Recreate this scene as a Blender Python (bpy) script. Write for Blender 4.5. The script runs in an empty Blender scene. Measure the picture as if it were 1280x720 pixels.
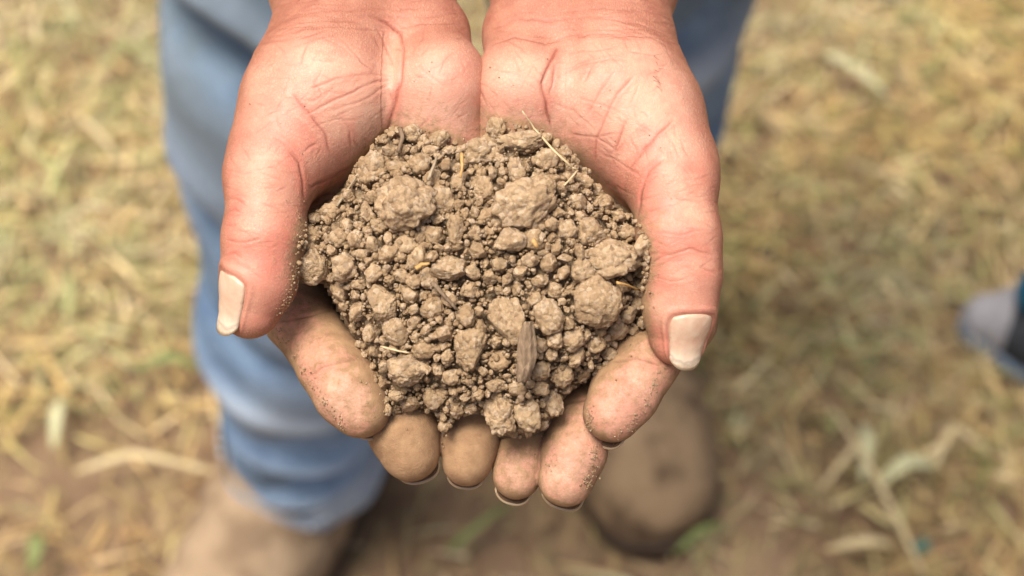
import bpy, bmesh, math, random
import numpy as np
from mathutils import Vector, Matrix, noise
from mathutils.bvhtree import BVHTree

R = math.radians
SC = bpy.context.scene
COL = SC.collection
rng = np.random.default_rng(7)
random.seed(7)

# ------------------------------------------------------------------ camera, sky, sun, exposure
W, H = 1280.0, 720.0
PITCH = R(55)                      # camera looks down this much
HAND = np.array([0.0, 0.0, 0.95])  # the middle of the cupped hands
DIST = 0.5                         # metres from lens to hands
FPX = 2353.0                       # focal length in pixels of the photograph
XA = np.array([1.0, 0, 0])
YA = np.array([0, math.sin(PITCH), math.cos(PITCH)])
ZA = np.array([0, -math.cos(PITCH), math.sin(PITCH)])
CAM = HAND + ZA * DIST

cam = bpy.data.cameras.new('camera')
cam.sensor_width = 36
cam.lens = FPX / W * 36
cam.clip_start = 0.02
cam.clip_end = 500
cam.dof.use_dof = True
cam.dof.focus_distance = DIST + 0.002
cam.dof.aperture_fstop = 10.0
cob = bpy.data.objects.new('camera', cam)
COL.objects.link(cob)
cob.location = CAM
cob.rotation_euler = (math.pi / 2 - PITCH, 0, 0)
SC.camera = cob

SUN_EL, SUN_AZ = R(76), R(-100)     # azimuth clockwise from +Y
world = bpy.data.worlds.new('World')
SC.world = world
world.use_nodes = True
wn = world.node_tree
wn.nodes.clear()
sky = wn.nodes.new('ShaderNodeTexSky')
sky.sky_type = 'NISHITA'
sky.sun_disc = False
sky.sun_elevation = SUN_EL
sky.sun_rotation = SUN_AZ
sky.air_density = 1.0
sky.dust_density = 8.0
sky.ozone_density = 0.6
bgn = wn.nodes.new('ShaderNodeBackground')
bgn.inputs['Strength'].default_value = 0.082
won = wn.nodes.new('ShaderNodeOutputWorld')
wn.links.new(sky.outputs[0], bgn.inputs[0])
wn.links.new(bgn.outputs[0], won.inputs[0])

sl = bpy.data.lights.new('sun', 'SUN')
sl.energy = 2.9
sl.angle = R(26)
sl.color = (1.0, 0.95, 0.87)
so = bpy.data.objects.new('sun', sl)
COL.objects.link(so)
sd = Vector((math.sin(SUN_AZ) * math.cos(SUN_EL), math.cos(SUN_AZ) * math.cos(SUN_EL), math.sin(SUN_EL)))
so.rotation_euler = (-sd).to_track_quat('-Z', 'Y').to_euler()

SC.view_settings.view_transform = 'Standard'
SC.view_settings.look = 'None'
SC.view_settings.exposure = 0.80
SC.view_settings.gamma = 1.0
SC.cycles.max_bounces = 6
SC.cycles.diffuse_bounces = 3
SC.cycles.glossy_bounces = 2
SC.cycles.use_denoising = True

# ------------------------------------------------------------------ helpers
KMM = FPX / (DIST * 1000)          # pixels per mm in the hand plane

def loc(px, py, z):
    """point in the hands' own frame (mm), z mm above the hand plane"""
    s = (1 - z / (DIST * 1000)) / KMM
    return np.array([(px - 640) * s, (360 - py) * s, z])

def rad(r, z):
    return r * (1 - z / (DIST * 1000)) / KMM

def to_world(v):
    v = np.asarray(v, dtype=float) * 0.001
    return HAND + v[..., 0:1] * XA + v[..., 1:2] * YA + v[..., 2:3] * ZA

def on_ground(px, py, h=0.0):
    d = XA * (px - 640) / FPX + YA * (360 - py) / FPX - ZA
    t = (h - CAM[2]) / d[2]
    return CAM + d * t

def tag(o, label=None, cat=None, group=None, kind=None):
    if label: o['label'] = label
    if cat: o['category'] = cat
    if group: o['group'] = group
    if kind: o['kind'] = kind
    return o

def empty(name, at):
    o = bpy.data.objects.new(name, None)
    COL.objects.link(o)
    o.location = [float(c) for c in at]
    o.empty_display_size = 0.05
    return o

def mesh_from(name, v, f, smooth=True):
    me = bpy.data.meshes.new(name)
    if isinstance(f, np.ndarray):
        n = f.shape[1]
        me.vertices.add(len(v))
        me.vertices.foreach_set('co', np.ascontiguousarray(v, dtype=np.float32).ravel())
        me.loops.add(f.size)
        me.loops.foreach_set('vertex_index', np.ascontiguousarray(f, dtype=np.int32).ravel())
        me.polygons.add(len(f))
        me.polygons.foreach_set('loop_start', np.arange(0, f.size, n, dtype=np.int32))
        me.update(calc_edges=True)
        me.validate()
    else:
        me.from_pydata([tuple(map(float, p)) for p in v], [], f)
        me.update()
    me.polygons.foreach_set('use_smooth', np.full(len(me.polygons), smooth))
    return me

ROOTLOC = {}
def link(name, me, mat, parent=None, at=None):
    o = bpy.data.objects.new(name, me)
    COL.objects.link(o)
    if mat and not me.materials: me.materials.append(mat)
    if parent is not None: o.parent = parent
    if at is not None: o.location = [float(c) for c in at]
    return o

def base_of(o):
    p = np.zeros(3)
    while o is not None:
        p = p + np.array(o.location); o = o.parent
    return p

def put(name, v, f, mat, parent=None, smooth=True, origin=None):
    """mesh from world coordinates; the origin is its parent's base or `origin`"""
    v = np.asarray(v, dtype=float)
    if parent is not None:
        return link(name, mesh_from(name, v - base_of(parent), f, smooth), mat, parent)
    org = np.zeros(3) if origin is None else np.asarray(origin, dtype=float)
    return link(name, mesh_from(name, v - org, f, smooth), mat, None, org)

def attr(me, name, vals):
    a = me.attributes.new(name, 'FLOAT', 'POINT')
    a.data.foreach_set('value', np.ascontiguousarray(vals, dtype=np.float32))

def sstep(a, b, x):
    t = np.clip((x - a) / (b - a), 0, 1)
    return t * t * (3 - 2 * t)

def tube(pts, radii, sides=6, flat=1.0):
    pts = [np.asarray(p, float) for p in pts]
    v, f = [], []
    n = len(pts)
    ref = np.array([0.13, 0.31, 0.94])
    for i, p in enumerate(pts):
        t = pts[min(i + 1, n - 1)] - pts[max(i - 1, 0)]
        t /= np.linalg.norm(t) + 1e-12
        a = np.cross(t, ref); a /= np.linalg.norm(a) + 1e-12
        b = np.cross(t, a)
        for k in range(sides):
            q = 2 * math.pi * k / sides
            v.append(p + radii[i] * (math.cos(q) * a + flat * math.sin(q) * b))
    for i in range(n - 1):
        for k in range(sides):
            k2 = (k + 1) % sides
            f.append((i * sides + k, i * sides + k2, (i + 1) * sides + k2, (i + 1) * sides + k))
    f.append(tuple(range(sides - 1, -1, -1)))
    f.append(tuple((n - 1) * sides + k for k in range(sides)))
    return v, f

# value noise on many points at once
_tab = np.random.default_rng(3).random((32, 32, 32)).astype(np.float32)
def vnoise(p):
    i = np.floor(p).astype(int); f = p - i
    f = f * f * (3 - 2 * f)
    o = 0
    for dx in (0, 1):
        for dy in (0, 1):
            for dz in (0, 1):
                w = (f[..., 0] if dx else 1 - f[..., 0]) * (f[..., 1] if dy else 1 - f[..., 1]) * (f[..., 2] if dz else 1 - f[..., 2])
                o = o + w * _tab[(i[..., 0] + dx) % 32, (i[..., 1] + dy) % 32, (i[..., 2] + dz) % 32]
    return o * 2 - 1

# ------------------------------------------------------------------ distance fields
class Cone:
    """tapered capsule; sc squeezes it along z (or another axis)"""
    def __init__(s, a, b, ra, rb, sc=(1, 1, 1)):
        s.a, s.b, s.ra, s.rb = np.asarray(a, float), np.asarray(b, float), float(ra), float(rb)
        s.sc = np.asarray(sc, float)
        m = max(ra, rb) * s.sc
        s.lo = np.minimum(s.a - m, s.b - m); s.hi = np.maximum(s.a + m, s.b + m)
    def d(s, x, y, z):
        a, sc = s.a, s.sc
        ba = (s.b - a) / sc
        px, py, pz = (x - a[0]) / sc[0], (y - a[1]) / sc[1], (z - a[2]) / sc[2]
        bb = float(ba @ ba) + 1e-9
        h = np.clip((px * ba[0] + py * ba[1] + pz * ba[2]) / bb, 0, 1)
        return np.sqrt((px - h * ba[0])**2 + (py - h * ba[1])**2 + (pz - h * ba[2])**2) - (s.ra + (s.rb - s.ra) * h)

def smin(a, b, k):
    h = np.maximum(k - np.abs(a - b), 0) / k
    return np.minimum(a, b) - h * h * k * 0.25

def chain(js, sc=(1, 1, 1)):
    return [Cone(js[i][:3], js[i + 1][:3], js[i][3], js[i + 1][3], sc) for i in range(len(js) - 1)]

FAR = 1e3
class GridB:
    def __init__(s, lo, hi, h):
        s.h = h; s.lo = np.asarray(lo, float)
        s.n = np.ceil((np.asarray(hi, float) - s.lo) / h).astype(int) + 1
        s.ax = [(s.lo[i] + h * np.arange(s.n[i])).astype(np.float32) for i in range(3)]
    def new(s, v=FAR): return np.full(tuple(s.n), v, np.float32)
    def reg(s, lo, hi):
        i0 = np.clip(np.floor((lo - s.lo) / s.h).astype(int), 0, s.n)
        i1 = np.clip(np.ceil((hi - s.lo) / s.h).astype(int) + 1, 0, s.n)
        sl_ = tuple(slice(int(a), int(b)) for a, b in zip(i0, i1))
        return sl_, (s.ax[0][sl_[0]][:, None, None], s.ax[1][sl_[1]][None, :, None], s.ax[2][sl_[2]][None, None, :])

class PointB:
    def __init__(s, p): s.p = p
    def new(s, v=FAR): return np.full(len(s.p), v)
    def reg(s, lo, hi):
        m = np.nonzero(np.all((s.p >= lo) & (s.p <= hi), axis=1))[0]
        q = s.p[m]
        return m, (q[:, 0], q[:, 1], q[:, 2])

def union(B, prims, k, acc=None, pad=None):
    acc = B.new() if acc is None else acc
    pad = max(k * 1.5, 1e-6) if pad is None else pad
    for p in prims:
        r, c = B.reg(p.lo - pad, p.hi + pad)
        acc[r] = smin(acc[r], p.d(*c), k)
    return acc

def surface_nets(F, lo, h):
    s = F < 0
    n = F.shape
    inside = np.zeros((n[0] - 1, n[1] - 1, n[2] - 1), np.int8)
    for dx in (0, 1):
        for dy in (0, 1):
            for dz in (0, 1):
                inside += s[dx:n[0] - 1 + dx, dy:n[1] - 1 + dy, dz:n[2] - 1 + dz]
    act = np.argwhere((inside > 0) & (inside < 8))
    idx = np.full(inside.shape, -1, np.int64)
    idx[act[:, 0], act[:, 1], act[:, 2]] = np.arange(len(act))
    off = np.array([[x, y, z] for x in (0, 1) for y in (0, 1) for z in (0, 1)])
    val = np.stack([F[act[:, 0] + o[0], act[:, 1] + o[1], act[:, 2] + o[2]] for o in off], 1)
    acc = np.zeros((len(act), 3)); cnt = np.zeros(len(act))
    for i in range(8):
        for j in range(i + 1, 8):
            if np.abs(off[i] - off[j]).sum() != 1: continue
            m = (val[:, i] < 0) != (val[:, j] < 0)
            t = val[m, i] / (val[m, i] - val[m, j])
            acc[m] += off[i] + t[:, None] * (off[j] - off[i]); cnt[m] += 1
    v = lo + h * (act + acc / cnt[:, None])
    faces = []
    for ax in range(3):
        a = [slice(None)] * 3; b = [slice(None)] * 3
        a[ax] = slice(0, n[ax] - 1); b[ax] = slice(1, n[ax])
        sa, sb = s[tuple(a)], s[tuple(b)]
        e = np.argwhere(sa != sb)
        u, w = (ax + 1) % 3, (ax + 2) % 3
        e = e[(e[:, u] > 0) & (e[:, w] > 0) & (e[:, u] < n[u] - 1) & (e[:, w] < n[w] - 1)]
        fl = sa[e[:, 0], e[:, 1], e[:, 2]]
        du = np.zeros(3, int); du[u] = 1
        dw = np.zeros(3, int); dw[w] = 1
        g = lambda q: idx[q[:, 0], q[:, 1], q[:, 2]]
        qd = np.stack([g(e - du - dw), g(e - dw), g(e), g(e - du)], 1)
        qd[~fl] = qd[~fl][:, ::-1]
        faces.append(qd)
    return v, np.concatenate(faces)

def subdivide(v, f, levels=1):
    me = mesh_from('tmp', v, f)
    o = bpy.data.objects.new('tmp', me); COL.objects.link(o)
    m = o.modifiers.new('s', 'SUBSURF'); m.levels = levels; m.render_levels = levels
    dg = bpy.context.evaluated_depsgraph_get()
    e = o.evaluated_get(dg).to_mesh()
    nv = np.empty(len(e.vertices) * 3, np.float32); e.vertices.foreach_get('co', nv)
    nf = np.empty(len(e.loops), np.int32); e.loops.foreach_get('vertex_index', nf)
    o.evaluated_get(dg).to_mesh_clear()
    bpy.data.objects.remove(o); bpy.data.meshes.remove(me)
    return nv.reshape(-1, 3).astype(float), nf.reshape(-1, 4)

def grad(fn, p, e):
    g = np.empty_like(p)
    for i in range(3):
        d = np.zeros(3); d[i] = e
        g[:, i] = fn(p + d) - fn(p - d)
    return g / (np.linalg.norm(g, axis=1, keepdims=True) + 1e-12)

def normals(v, f):
    n = np.zeros_like(v)
    c = np.cross(v[f[:, 2]] - v[f[:, 0]], v[f[:, 3]] - v[f[:, 1]])
    for k in range(4): np.add.at(n, f[:, k], c)
    return n / (np.linalg.norm(n, axis=1, keepdims=True) + 1e-12)

# ------------------------------------------------------------------ materials
class NT:
    def __init__(s, name):
        s.m = bpy.data.materials.new(name); s.m.use_nodes = True
        s.t = s.m.node_tree; s.n = s.t.nodes; s.l = s.t.links
        s.b = s.n['Principled BSDF']
    def node(s, ty, **kw):
        o = s.n.new(ty)
        for k, v in kw.items():
            if k in o.inputs.keys() if isinstance(k, str) else False: s.set(o.inputs[k], v)
            else: setattr(o, k, v)
        return o
    def set(s, inp, v):
        if isinstance(v, bpy.types.NodeSocket): s.l.new(v, inp)
        elif isinstance(v, (tuple, list)) and len(v) == 3 and inp.type == 'RGBA': inp.default_value = (*v, 1)
        else: inp.default_value = v
    def attr(s, name): return s.node('ShaderNodeAttribute', attribute_name=name).outputs['Fac']
    def attrc(s, name): return s.node('ShaderNodeAttribute', attribute_name=name).outputs['Color']
    def coord(s, which='Object'): return s.node('ShaderNodeTexCoord').outputs[which]
    def noise(s, scale, detail=4, rough=.55, vec=None, out='Fac'):
        o = s.node('ShaderNodeTexNoise'); o.inputs['Scale'].default_value = scale
        o.inputs['Detail'].default_value = detail; o.inputs['Roughness'].default_value = rough
        s.l.new(vec if vec is not None else s.coord(), o.inputs['Vector'])
        return o.outputs[out]
    def voro(s, scale, feature='F1', vec=None, rnd=1.0):
        o = s.node('ShaderNodeTexVoronoi', feature=feature); o.inputs['Scale'].default_value = scale
        o.inputs['Randomness'].default_value = rnd
        s.l.new(vec if vec is not None else s.coord(), o.inputs['Vector'])
        return o.outputs['Distance']
    def map(s, v, a, b, c=0.0, d=1.0, smooth=False):
        o = s.node('ShaderNodeMapRange'); o.interpolation_type = 'SMOOTHSTEP' if smooth else 'LINEAR'
        s.set(o.inputs[0], v)
        for i, q in enumerate((a, b, c, d)): s.set(o.inputs[i + 1], q)
        return o.outputs[0]
    def math(s, op, a, b=0.0):
        o = s.node('ShaderNodeMath', operation=op); s.set(o.inputs[0], a); s.set(o.inputs[1], b)
        return o.outputs[0]
    def mix(s, f, a, b, mode='MIX'):
        o = s.node('ShaderNodeMix', data_type='RGBA', blend_type=mode)
        s.set(o.inputs[0], f); s.set(o.inputs[6], a); s.set(o.inputs[7], b)
        return o.outputs[2]
    def scaled(s, vec, sc, rot=(0, 0, 0)):
        o = s.node('ShaderNodeMapping'); s.l.new(vec, o.inputs['Vector'])
        o.inputs['Scale'].default_value = sc; o.inputs['Rotation'].default_value = rot
        return o.outputs[0]
    def bump(s, h, dist, strength=1.0, nrm=None):
        o = s.node('ShaderNodeBump'); s.set(o.inputs['Height'], h)
        o.inputs['Distance'].default_value = dist; o.inputs['Strength'].default_value = strength
        if nrm is not None: s.l.new(nrm, o.inputs['Normal'])
        return o.outputs[0]
    def out(s, color=None, rough=None, nrm=None, spec=None):
        if color is not None: s.set(s.b.inputs['Base Color'], color)
        if rough is not None: s.set(s.b.inputs['Roughness'], rough)
        if nrm is not None: s.l.new(nrm, s.b.inputs['Normal'])
        if spec is not None: s.set(s.b.inputs['Specular IOR Level'], spec)
        return s.m

def mat_skin():
    n = NT('skin')
    co = n.coord()
    v1 = n.voro(1500, 'DISTANCE_TO_EDGE', n.scaled(co, (1.0, .42, 1), (0, 0, .35)))
    v2 = n.voro(1000, 'DISTANCE_TO_EDGE', n.scaled(co, (.45, 1.0, 1), (0, 0, -.25)))
    v3 = n.voro(420, 'DISTANCE_TO_EDGE', n.scaled(co, (.8, 1.0, 1), (0, 0, .9)))
    lines = n.math('MULTIPLY', n.math('MULTIPLY', n.map(v1, 0, .16), n.map(v2, 0, .12)), n.map(v3, 0, .07, .35, 1))
    base = n.mix(n.map(n.noise(55, 3, .5), .36, .66), (.56, .25, .172), (.585, .335, .225))
    base = n.mix(n.math('MULTIPLY', n.attr('pale'), .85), base, (.615, .385, .275))
    base = n.mix(n.map(n.noise(190, 4, .6), .50, .68, 0, .45), base, (.55, .195, .135))
    base = n.mix(n.map(n.noise(260, 3, .6), .56, .72, 0, .45), base, (.63, .39, .29))
    base = n.mix(n.math('MULTIPLY', n.attr('flush'), n.map(n.noise(120, 3), .25, .6)), base, (.545, .18, .125))
    base = n.mix(n.attr('tan'), base, n.mix(n.map(n.noise(200, 5, .65), .35, .65), (.34, .125, .075), (.46, .215, .13)))
    fine = n.noise(700, 4, .65)
    base = n.mix(n.map(fine, .35, .75, 0.0, .4), base, n.mix(.5, base, (.42, .15, .10)))
    ink = n.math('MULTIPLY', n.map(lines, 0, .8, .62, 0), n.math('ADD', n.math('MULTIPLY', n.attr('tan'), .6), n.map(n.noise(70, 3), .35, .65, .15, .6)))
    base = n.mix(ink, base, (.33, .12, .08))
    dn = n.math('ADD', n.attr('dirt'), n.map(n.noise(420, 5, .7), .3, .7, -.33, .33))
    dm = n.map(dn, .22, .80, 0, .93)
    dc = n.mix(n.map(n.noise(260, 4), .35, .65), (.245, .145, .072), (.345, .215, .11))
    base = n.mix(dm, base, dc)
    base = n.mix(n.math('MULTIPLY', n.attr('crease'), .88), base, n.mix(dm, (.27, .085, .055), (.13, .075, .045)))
    sp = n.map(n.voro(330), .0, .09, 1, 0)
    sp = n.math('MULTIPLY', sp, n.map(n.noise(60, 2), .62, .7, 0, .8))
    base = n.mix(sp, base, (.14, .07, .045))
    h = n.math('ADD', n.math('MULTIPLY', lines, n.math('ADD', n.math('MULTIPLY', n.attr('tan'), .75), .25)), n.math('MULTIPLY', n.noise(1500, 3, .6), .5))
    h = n.math('ADD', h, n.math('MULTIPLY', n.math('MULTIPLY', n.noise(1900, 4, .7), dm), 1.6))
    nb = n.bump(h, .00015, .85)
    n.b.inputs['Subsurface Weight'].default_value = .08
    n.b.inputs['Subsurface Radius'].default_value = (1, .35, .2)
    n.b.inputs['Subsurface Scale'].default_value = .003
    return n.out(base, n.map(dm, 0, 1, .5, .95), nb, .38)

def mat_nail(name, c1, c2, tip):
    n = NT(name)
    u = n.noise(420, 3, .6, n.scaled(n.coord(), (1, .10, 1)))
    al = n.math('ADD', n.attr('along'), n.map(n.noise(350, 3), .3, .7, -.05, .05))
    base = n.mix(n.map(u, .3, .7), c1, c2)
    base = n.mix(n.map(al, .55, .92), base, tip)
    ln = n.math('MULTIPLY', n.map(al, .80, .85), n.map(al, .93, .87))
    base = n.mix(n.math('MULTIPLY', ln, .5), base, (.25, .20, .16))
    e = n.math('ADD', n.attr('edge'), n.map(n.noise(900, 4), .3, .7, -.2, .2))
    base = n.mix(n.map(e, .28, .85, 0, .75), base, (.36, .25, .15))
    n.b.inputs['Subsurface Weight'].default_value = .15
    n.b.inputs['Subsurface Radius'].default_value = (1, .5, .3)
    n.b.inputs['Subsurface Scale'].default_value = .002
    return n.out(base, .33, n.bump(u, .0003, .7), .45)

def mat_soil(name, dark=1.0):
    n = NT(name)
    co = n.coord()
    oi = n.node('ShaderNodeObjectInfo')
    p = n.node('ShaderNodeNewGeometry').outputs['Position']
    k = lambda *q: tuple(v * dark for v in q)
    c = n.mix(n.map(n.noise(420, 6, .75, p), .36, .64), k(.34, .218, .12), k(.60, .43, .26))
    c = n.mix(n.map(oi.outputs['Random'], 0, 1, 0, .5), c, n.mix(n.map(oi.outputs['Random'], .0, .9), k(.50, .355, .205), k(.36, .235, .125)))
    vc = n.node('ShaderNodeTexVoronoi'); vc.inputs['Scale'].default_value = 850; n.l.new(p, vc.inputs['Vector'])
    cell = n.node('ShaderNodeSeparateColor'); n.l.new(vc.outputs['Color'], cell.inputs[0])
    c = n.mix(n.map(cell.outputs[0], .62, .95, 0, .6), c, k(.66, .51, .36))
    c = n.mix(n.map(cell.outputs[1], .75, 1.0, 0, .5), c, k(.20, .12, .07))
    h = n.math('ADD', n.math('MULTIPLY', n.noise(560, 8, .78, p), 1.6), n.math('MULTIPLY', vc.outputs['Distance'], -.55))
    return n.out(c, 1.0, n.bump(h, .0010, .85), .12)

def mat_plain(name, c1, c2, scale=200, rough=.8, bump=.0004, stretch=(1, 1, 1), spec=.25):
    n = NT(name)
    p = n.scaled(n.coord(), stretch)
    u = n.noise(scale, 5, .6, p)
    return n.out(n.mix(n.map(u, .32, .68), c1, c2), rough, n.bump(u, bump, .7), spec)

def mat_blades(name):
    n = NT(name)
    c = n.attrc('tint')
    u = n.noise(300, 3, .6)
    return n.out(n.mix(n.map(u, .3, .7, 0, .35), c, n.mix(.6, c, (.10, .06, .03))), .75, None, .25)

def mat_denim():
    n = NT('denim')
    co = n.coord()
    w1 = n.node('ShaderNodeTexWave'); w1.inputs['Scale'].default_value = 260; w1.inputs['Distortion'].default_value = 1.2
    n.l.new(n.scaled(co, (1, 1, 1), (0, .8, .3)), w1.inputs['Vector'])
    c = n.mix(n.map(n.noise(14, 5, .6), .3, .7), (.12, .20, .325), (.21, .315, .455))
    c = n.mix(n.map(w1.outputs['Fac'], 0, 1, 0, .25), c, (.34, .44, .56))
    c = n.mix(n.map(n.noise(26, 5, .7), .46, .64, 0, .65), c, (.075, .13, .235))
    c = n.mix(n.attr('fade'), c, (.44, .51, .60))
    c = n.mix(n.math('MULTIPLY', n.attr('grey_mask'), n.map(n.noise(22, 4), .3, .6, .45, 1)), c, (.15, .185, .20))
    return n.out(c, .9, n.bump(w1.outputs['Fac'], .0004, .5), .15)

def mat_suede(name, a, b, st):
    n = NT(name)
    c = n.mix(n.map(n.noise(30, 5, .65), .3, .7), a, b)
    c = n.mix(n.map(n.noise(19, 3, .6), .48, .60, 0, .8), c, st)
    return n.out(c, .92, n.bump(n.noise(600, 4, .7), .0006, .6), .15)

def mat_ground():
    n = NT('ground_earth')
    co = n.coord()
    s1 = n.noise(70, 5, .65, n.scaled(co, (1, .25, 1), (0, 0, .6)))
    s2 = n.noise(70, 5, .65, n.scaled(co, (.25, 1, 1), (0, 0, -.3)))
    c = n.mix(n.map(n.noise(8, 6, .6), .35, .65), (.15, .092, .055), (.30, .20, .122))
    c = n.mix(n.map(s1, .52, .66, 0, .8), c, (.38, .28, .14))
    c = n.mix(n.map(s2, .56, .68, 0, .6), c, (.21, .20, .09))
    h = n.math('ADD', n.noise(60, 6, .7), s1)
    return n.out(c, .95, n.bump(h, .012, .8), .15)

M_skin = mat_skin()
M_thumbnail = mat_nail('thumbnail_keratin', (.53, .325, .225), (.60, .425, .305), (.65, .53, .395))
M_nail = mat_nail('fingernail_keratin', (.40, .27, .17), (.46, .33, .215), (.50, .38, .25))
M_grime = mat_plain('nail_grime', (.10, .058, .032), (.17, .10, .058), 900, .95, .0003)
M_clod = mat_soil('dry_soil_clod')
M_crumb = mat_soil('dry_soil_crumb', .93)
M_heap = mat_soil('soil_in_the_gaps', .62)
M_straw = mat_plain('dry_straw', (.46, .34, .18), (.60, .48, .30), 500, .6, .0002, (1, .15, 1))
M_orange = mat_plain('amber_straw', (.40, .22, .07), (.52, .33, .13), 500, .55, .0002)
M_bark = mat_plain('bark', (.11, .07, .042), (.29, .205, .13), 700, .9, .0009, (1, .14, 1))
M_twig = mat_plain('twig_wood', (.22, .16, .10), (.38, .30, .20), 700, .85, .0004)
M_hair = mat_plain('body_hair', (.05, .03, .02), (.09, .05, .03), 500, .5, .0001)
M_denim = mat_denim()
M_hem = mat_plain('faded_hem_denim', (.20, .29, .42), (.52, .59, .67), 240, .9, .0008)
M_thread = mat_plain('pale_thread', (.42, .48, .55), (.55, .58, .60), 300, .8, .0002)
M_boot1 = mat_suede('tan_suede', (.25, .175, .108), (.33, .24, .155), (.15, .10, .062))
M_boot2 = mat_suede('worn_brown_leather', (.20, .135, .078), (.32, .22, .13), (.07, .044, .028))
M_sole = mat_plain('boot_sole_rubber', (.035, .024, .016), (.075, .05, .034), 80, .85, .001)
M_shirt = mat_plain('shirt_cotton', (.30, .28, .25), (.36, .33, .29), 60, .9, .001)
M_ground = mat_ground()
M_blades = mat_blades('straw_and_grass')

# ------------------------------------------------------------------ the setting: ground
gs = 60.0
gx = np.concatenate([[-gs, -20, -6, -3], np.linspace(-1.6, 1.6, 90), [3, 6, 20, gs]])
gy = np.concatenate([[-gs, -20, -6, -2.5], np.linspace(-1.2, 2.6, 106), [4, 8, 20, gs]])
GX, GY = np.meshgrid(gx, gy, indexing='ij')
def ground_h(x, y):
    p = np.stack([x, y, np.zeros_like(x)], -1)
    e = np.exp(-((np.abs(x) / 2.5)**4 + ((y - .6) / 2.8)**4))
    return (vnoise(p * 9 + 3) * .008 + vnoise(p * 28 + 9) * .005) * e
GV = np.stack([GX, GY, ground_h(GX, GY)], -1).reshape(-1, 3)
nx, ny = len(gx), len(gy)
ii, jj = np.meshgrid(np.arange(nx - 1), np.arange(ny - 1), indexing='ij')
q0 = (ii * ny + jj).ravel()
GF = np.stack([q0, q0 + ny, q0 + ny + 1, q0 + 1], 1)
gro = put('ground', GV, GF, M_ground)
gro['kind'] = 'structure'

def blades(name, xy, length, width, tilt, lift, tints, seed):
    """many bent strips as one mesh"""
    r = np.random.default_rng(seed)
    n = len(xy)
    az = r.uniform(0, 2 * math.pi, n)
    tl = tilt[0] + (tilt[1] - tilt[0]) * r.random(n)
    ln = length[0] + (length[1] - length[0]) * r.random(n)**1.6
    wd = width[0] + (width[1] - width[0]) * r.random(n)**1.5
    lf = lift[0] + (lift[1] - lift[0]) * r.random(n)
    bend = r.normal(0, .25, n)
    z0 = ground_h(xy[:, 0], xy[:, 1]) + lf
    V = np.zeros((n, 8, 3)); 
    pos = np.stack([xy[:, 0], xy[:, 1], z0], 1)
    for k in range(4):
        t = k / 3.0
        a = az + bend * (t - .5)
        d = np.stack([np.cos(a) * np.cos(tl * (1 - .5 * t)), np.sin(a) * np.cos(tl * (1 - .5 * t)), np.sin(tl * (1 - .8 * t))], 1)
        if k: pos = pos + d * (ln / 3)[:, None]
        sd_ = np.stack([-np.sin(a), np.cos(a), r.normal(0, .35, n)], 1)
        w = wd * (1 - .75 * max(0, t - .4) / .6) * .5
        V[:, 2 * k] = pos - sd_ * w[:, None]; V[:, 2 * k + 1] = pos + sd_ * w[:, None]
    b = (np.arange(n) * 8)[:, None]
    F = np.concatenate([b + np.array([2 * k, 2 * k + 1, 2 * k + 3, 2 * k + 2]) for k in range(3)])
    o = put(name, V.reshape(-1, 3), F, M_blades)
    ti = np.asarray(tints)
    c = ti[r.integers(0, len(ti), n)] * r.uniform(.6, 1.5, (n, 1))
    p3 = np.stack([xy[:, 0], xy[:, 1], np.zeros(n)], 1)
    gold = vnoise(p3 * 6 + 50)[:, None]; soiled = np.clip(vnoise(p3 * 8 + 80) + .35 * (.62 - xy[:, 1]), 0, 1)[:, None]
    c = c * (1 + .16 * gold * np.array([.6, .1, -.9]))
    c = c * (1 - .65 * soiled) + .65 * soiled * np.array([.22, .13, .07])
    ca = o.data.color_attributes.new('tint', 'FLOAT_COLOR', 'POINT')
    full = np.ones((n, 8, 4), np.float32); full[:, :, :3] = c[:, None, :]
    ca.data.foreach_set('color', full.ravel())
    o['kind'] = 'stuff'
    return o

def scatter(n, seed, keep):
    r = np.random.default_rng(seed)
    xy = np.concatenate([np.stack([r.uniform(-.85, .85, int(n * .75)), r.uniform(.2, 1.55, int(n * .75))], 1),
                         np.stack([r.uniform(-2.0, 2.0, n), r.uniform(-.9, 2.6, n)], 1)])
    return xy[r.random(len(xy)) < keep(xy)]

def bare(xy):        # bare earth round the boots
    x, y = xy[:, 0], xy[:, 1]
    p = np.stack([x, y, np.zeros_like(x)], -1)
    b = 1.35 * np.exp(-((x - .03) / .26)**2 - ((y - .40) / .17)**2) + .75 * np.exp(-((x + .36) / .13)**2 - ((y - .47) / .10)**2)
    b += .45 * np.exp(-((x + .30) / .08)**2 - ((y - .57) / .06)**2)
    return np.clip(b + .25 * vnoise(p * 7), 0, 1)

STRAW = [(.60, .43, .21), (.54, .385, .165), (.50, .345, .14), (.40, .26, .105), (.58, .45, .23), (.27, .16, .07), (.47, .38, .15), (.62, .50, .29), (.36, .30, .11), (.22, .14, .065), (.50, .44, .20)]
GREEN = [(.22, .235, .075), (.31, .31, .115), (.16, .185, .055), (.40, .385, .165), (.48, .46, .24)]
kp = lambda xy: np.clip(1.05 - .97 * bare(xy), .05, 1)
tag(blades('straw', scatter(42000, 11, kp), (.015, .062), (.001, .0035), (-.05, .3), (.003, .024), STRAW, 21),
    'flattened dry straw and cut hay covering the ground', 'straw', kind='stuff')
def kg(xy):
    x, y = xy[:, 0], xy[:, 1]
    p = np.stack([x, y, np.zeros_like(x)], -1)
    g = .32 + .55 * vnoise(p * 5 + 5) - .35 * (y > 1.15) + .25 * np.exp(-((x + .45) / .2)**2 - ((y - .75) / .22)**2) + .35 * np.exp(-((x - .36) / .24)**2 - ((y - .62) / .26)**2)
    return np.clip(g - .4 * bare(xy), 0.02, 1)
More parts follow.
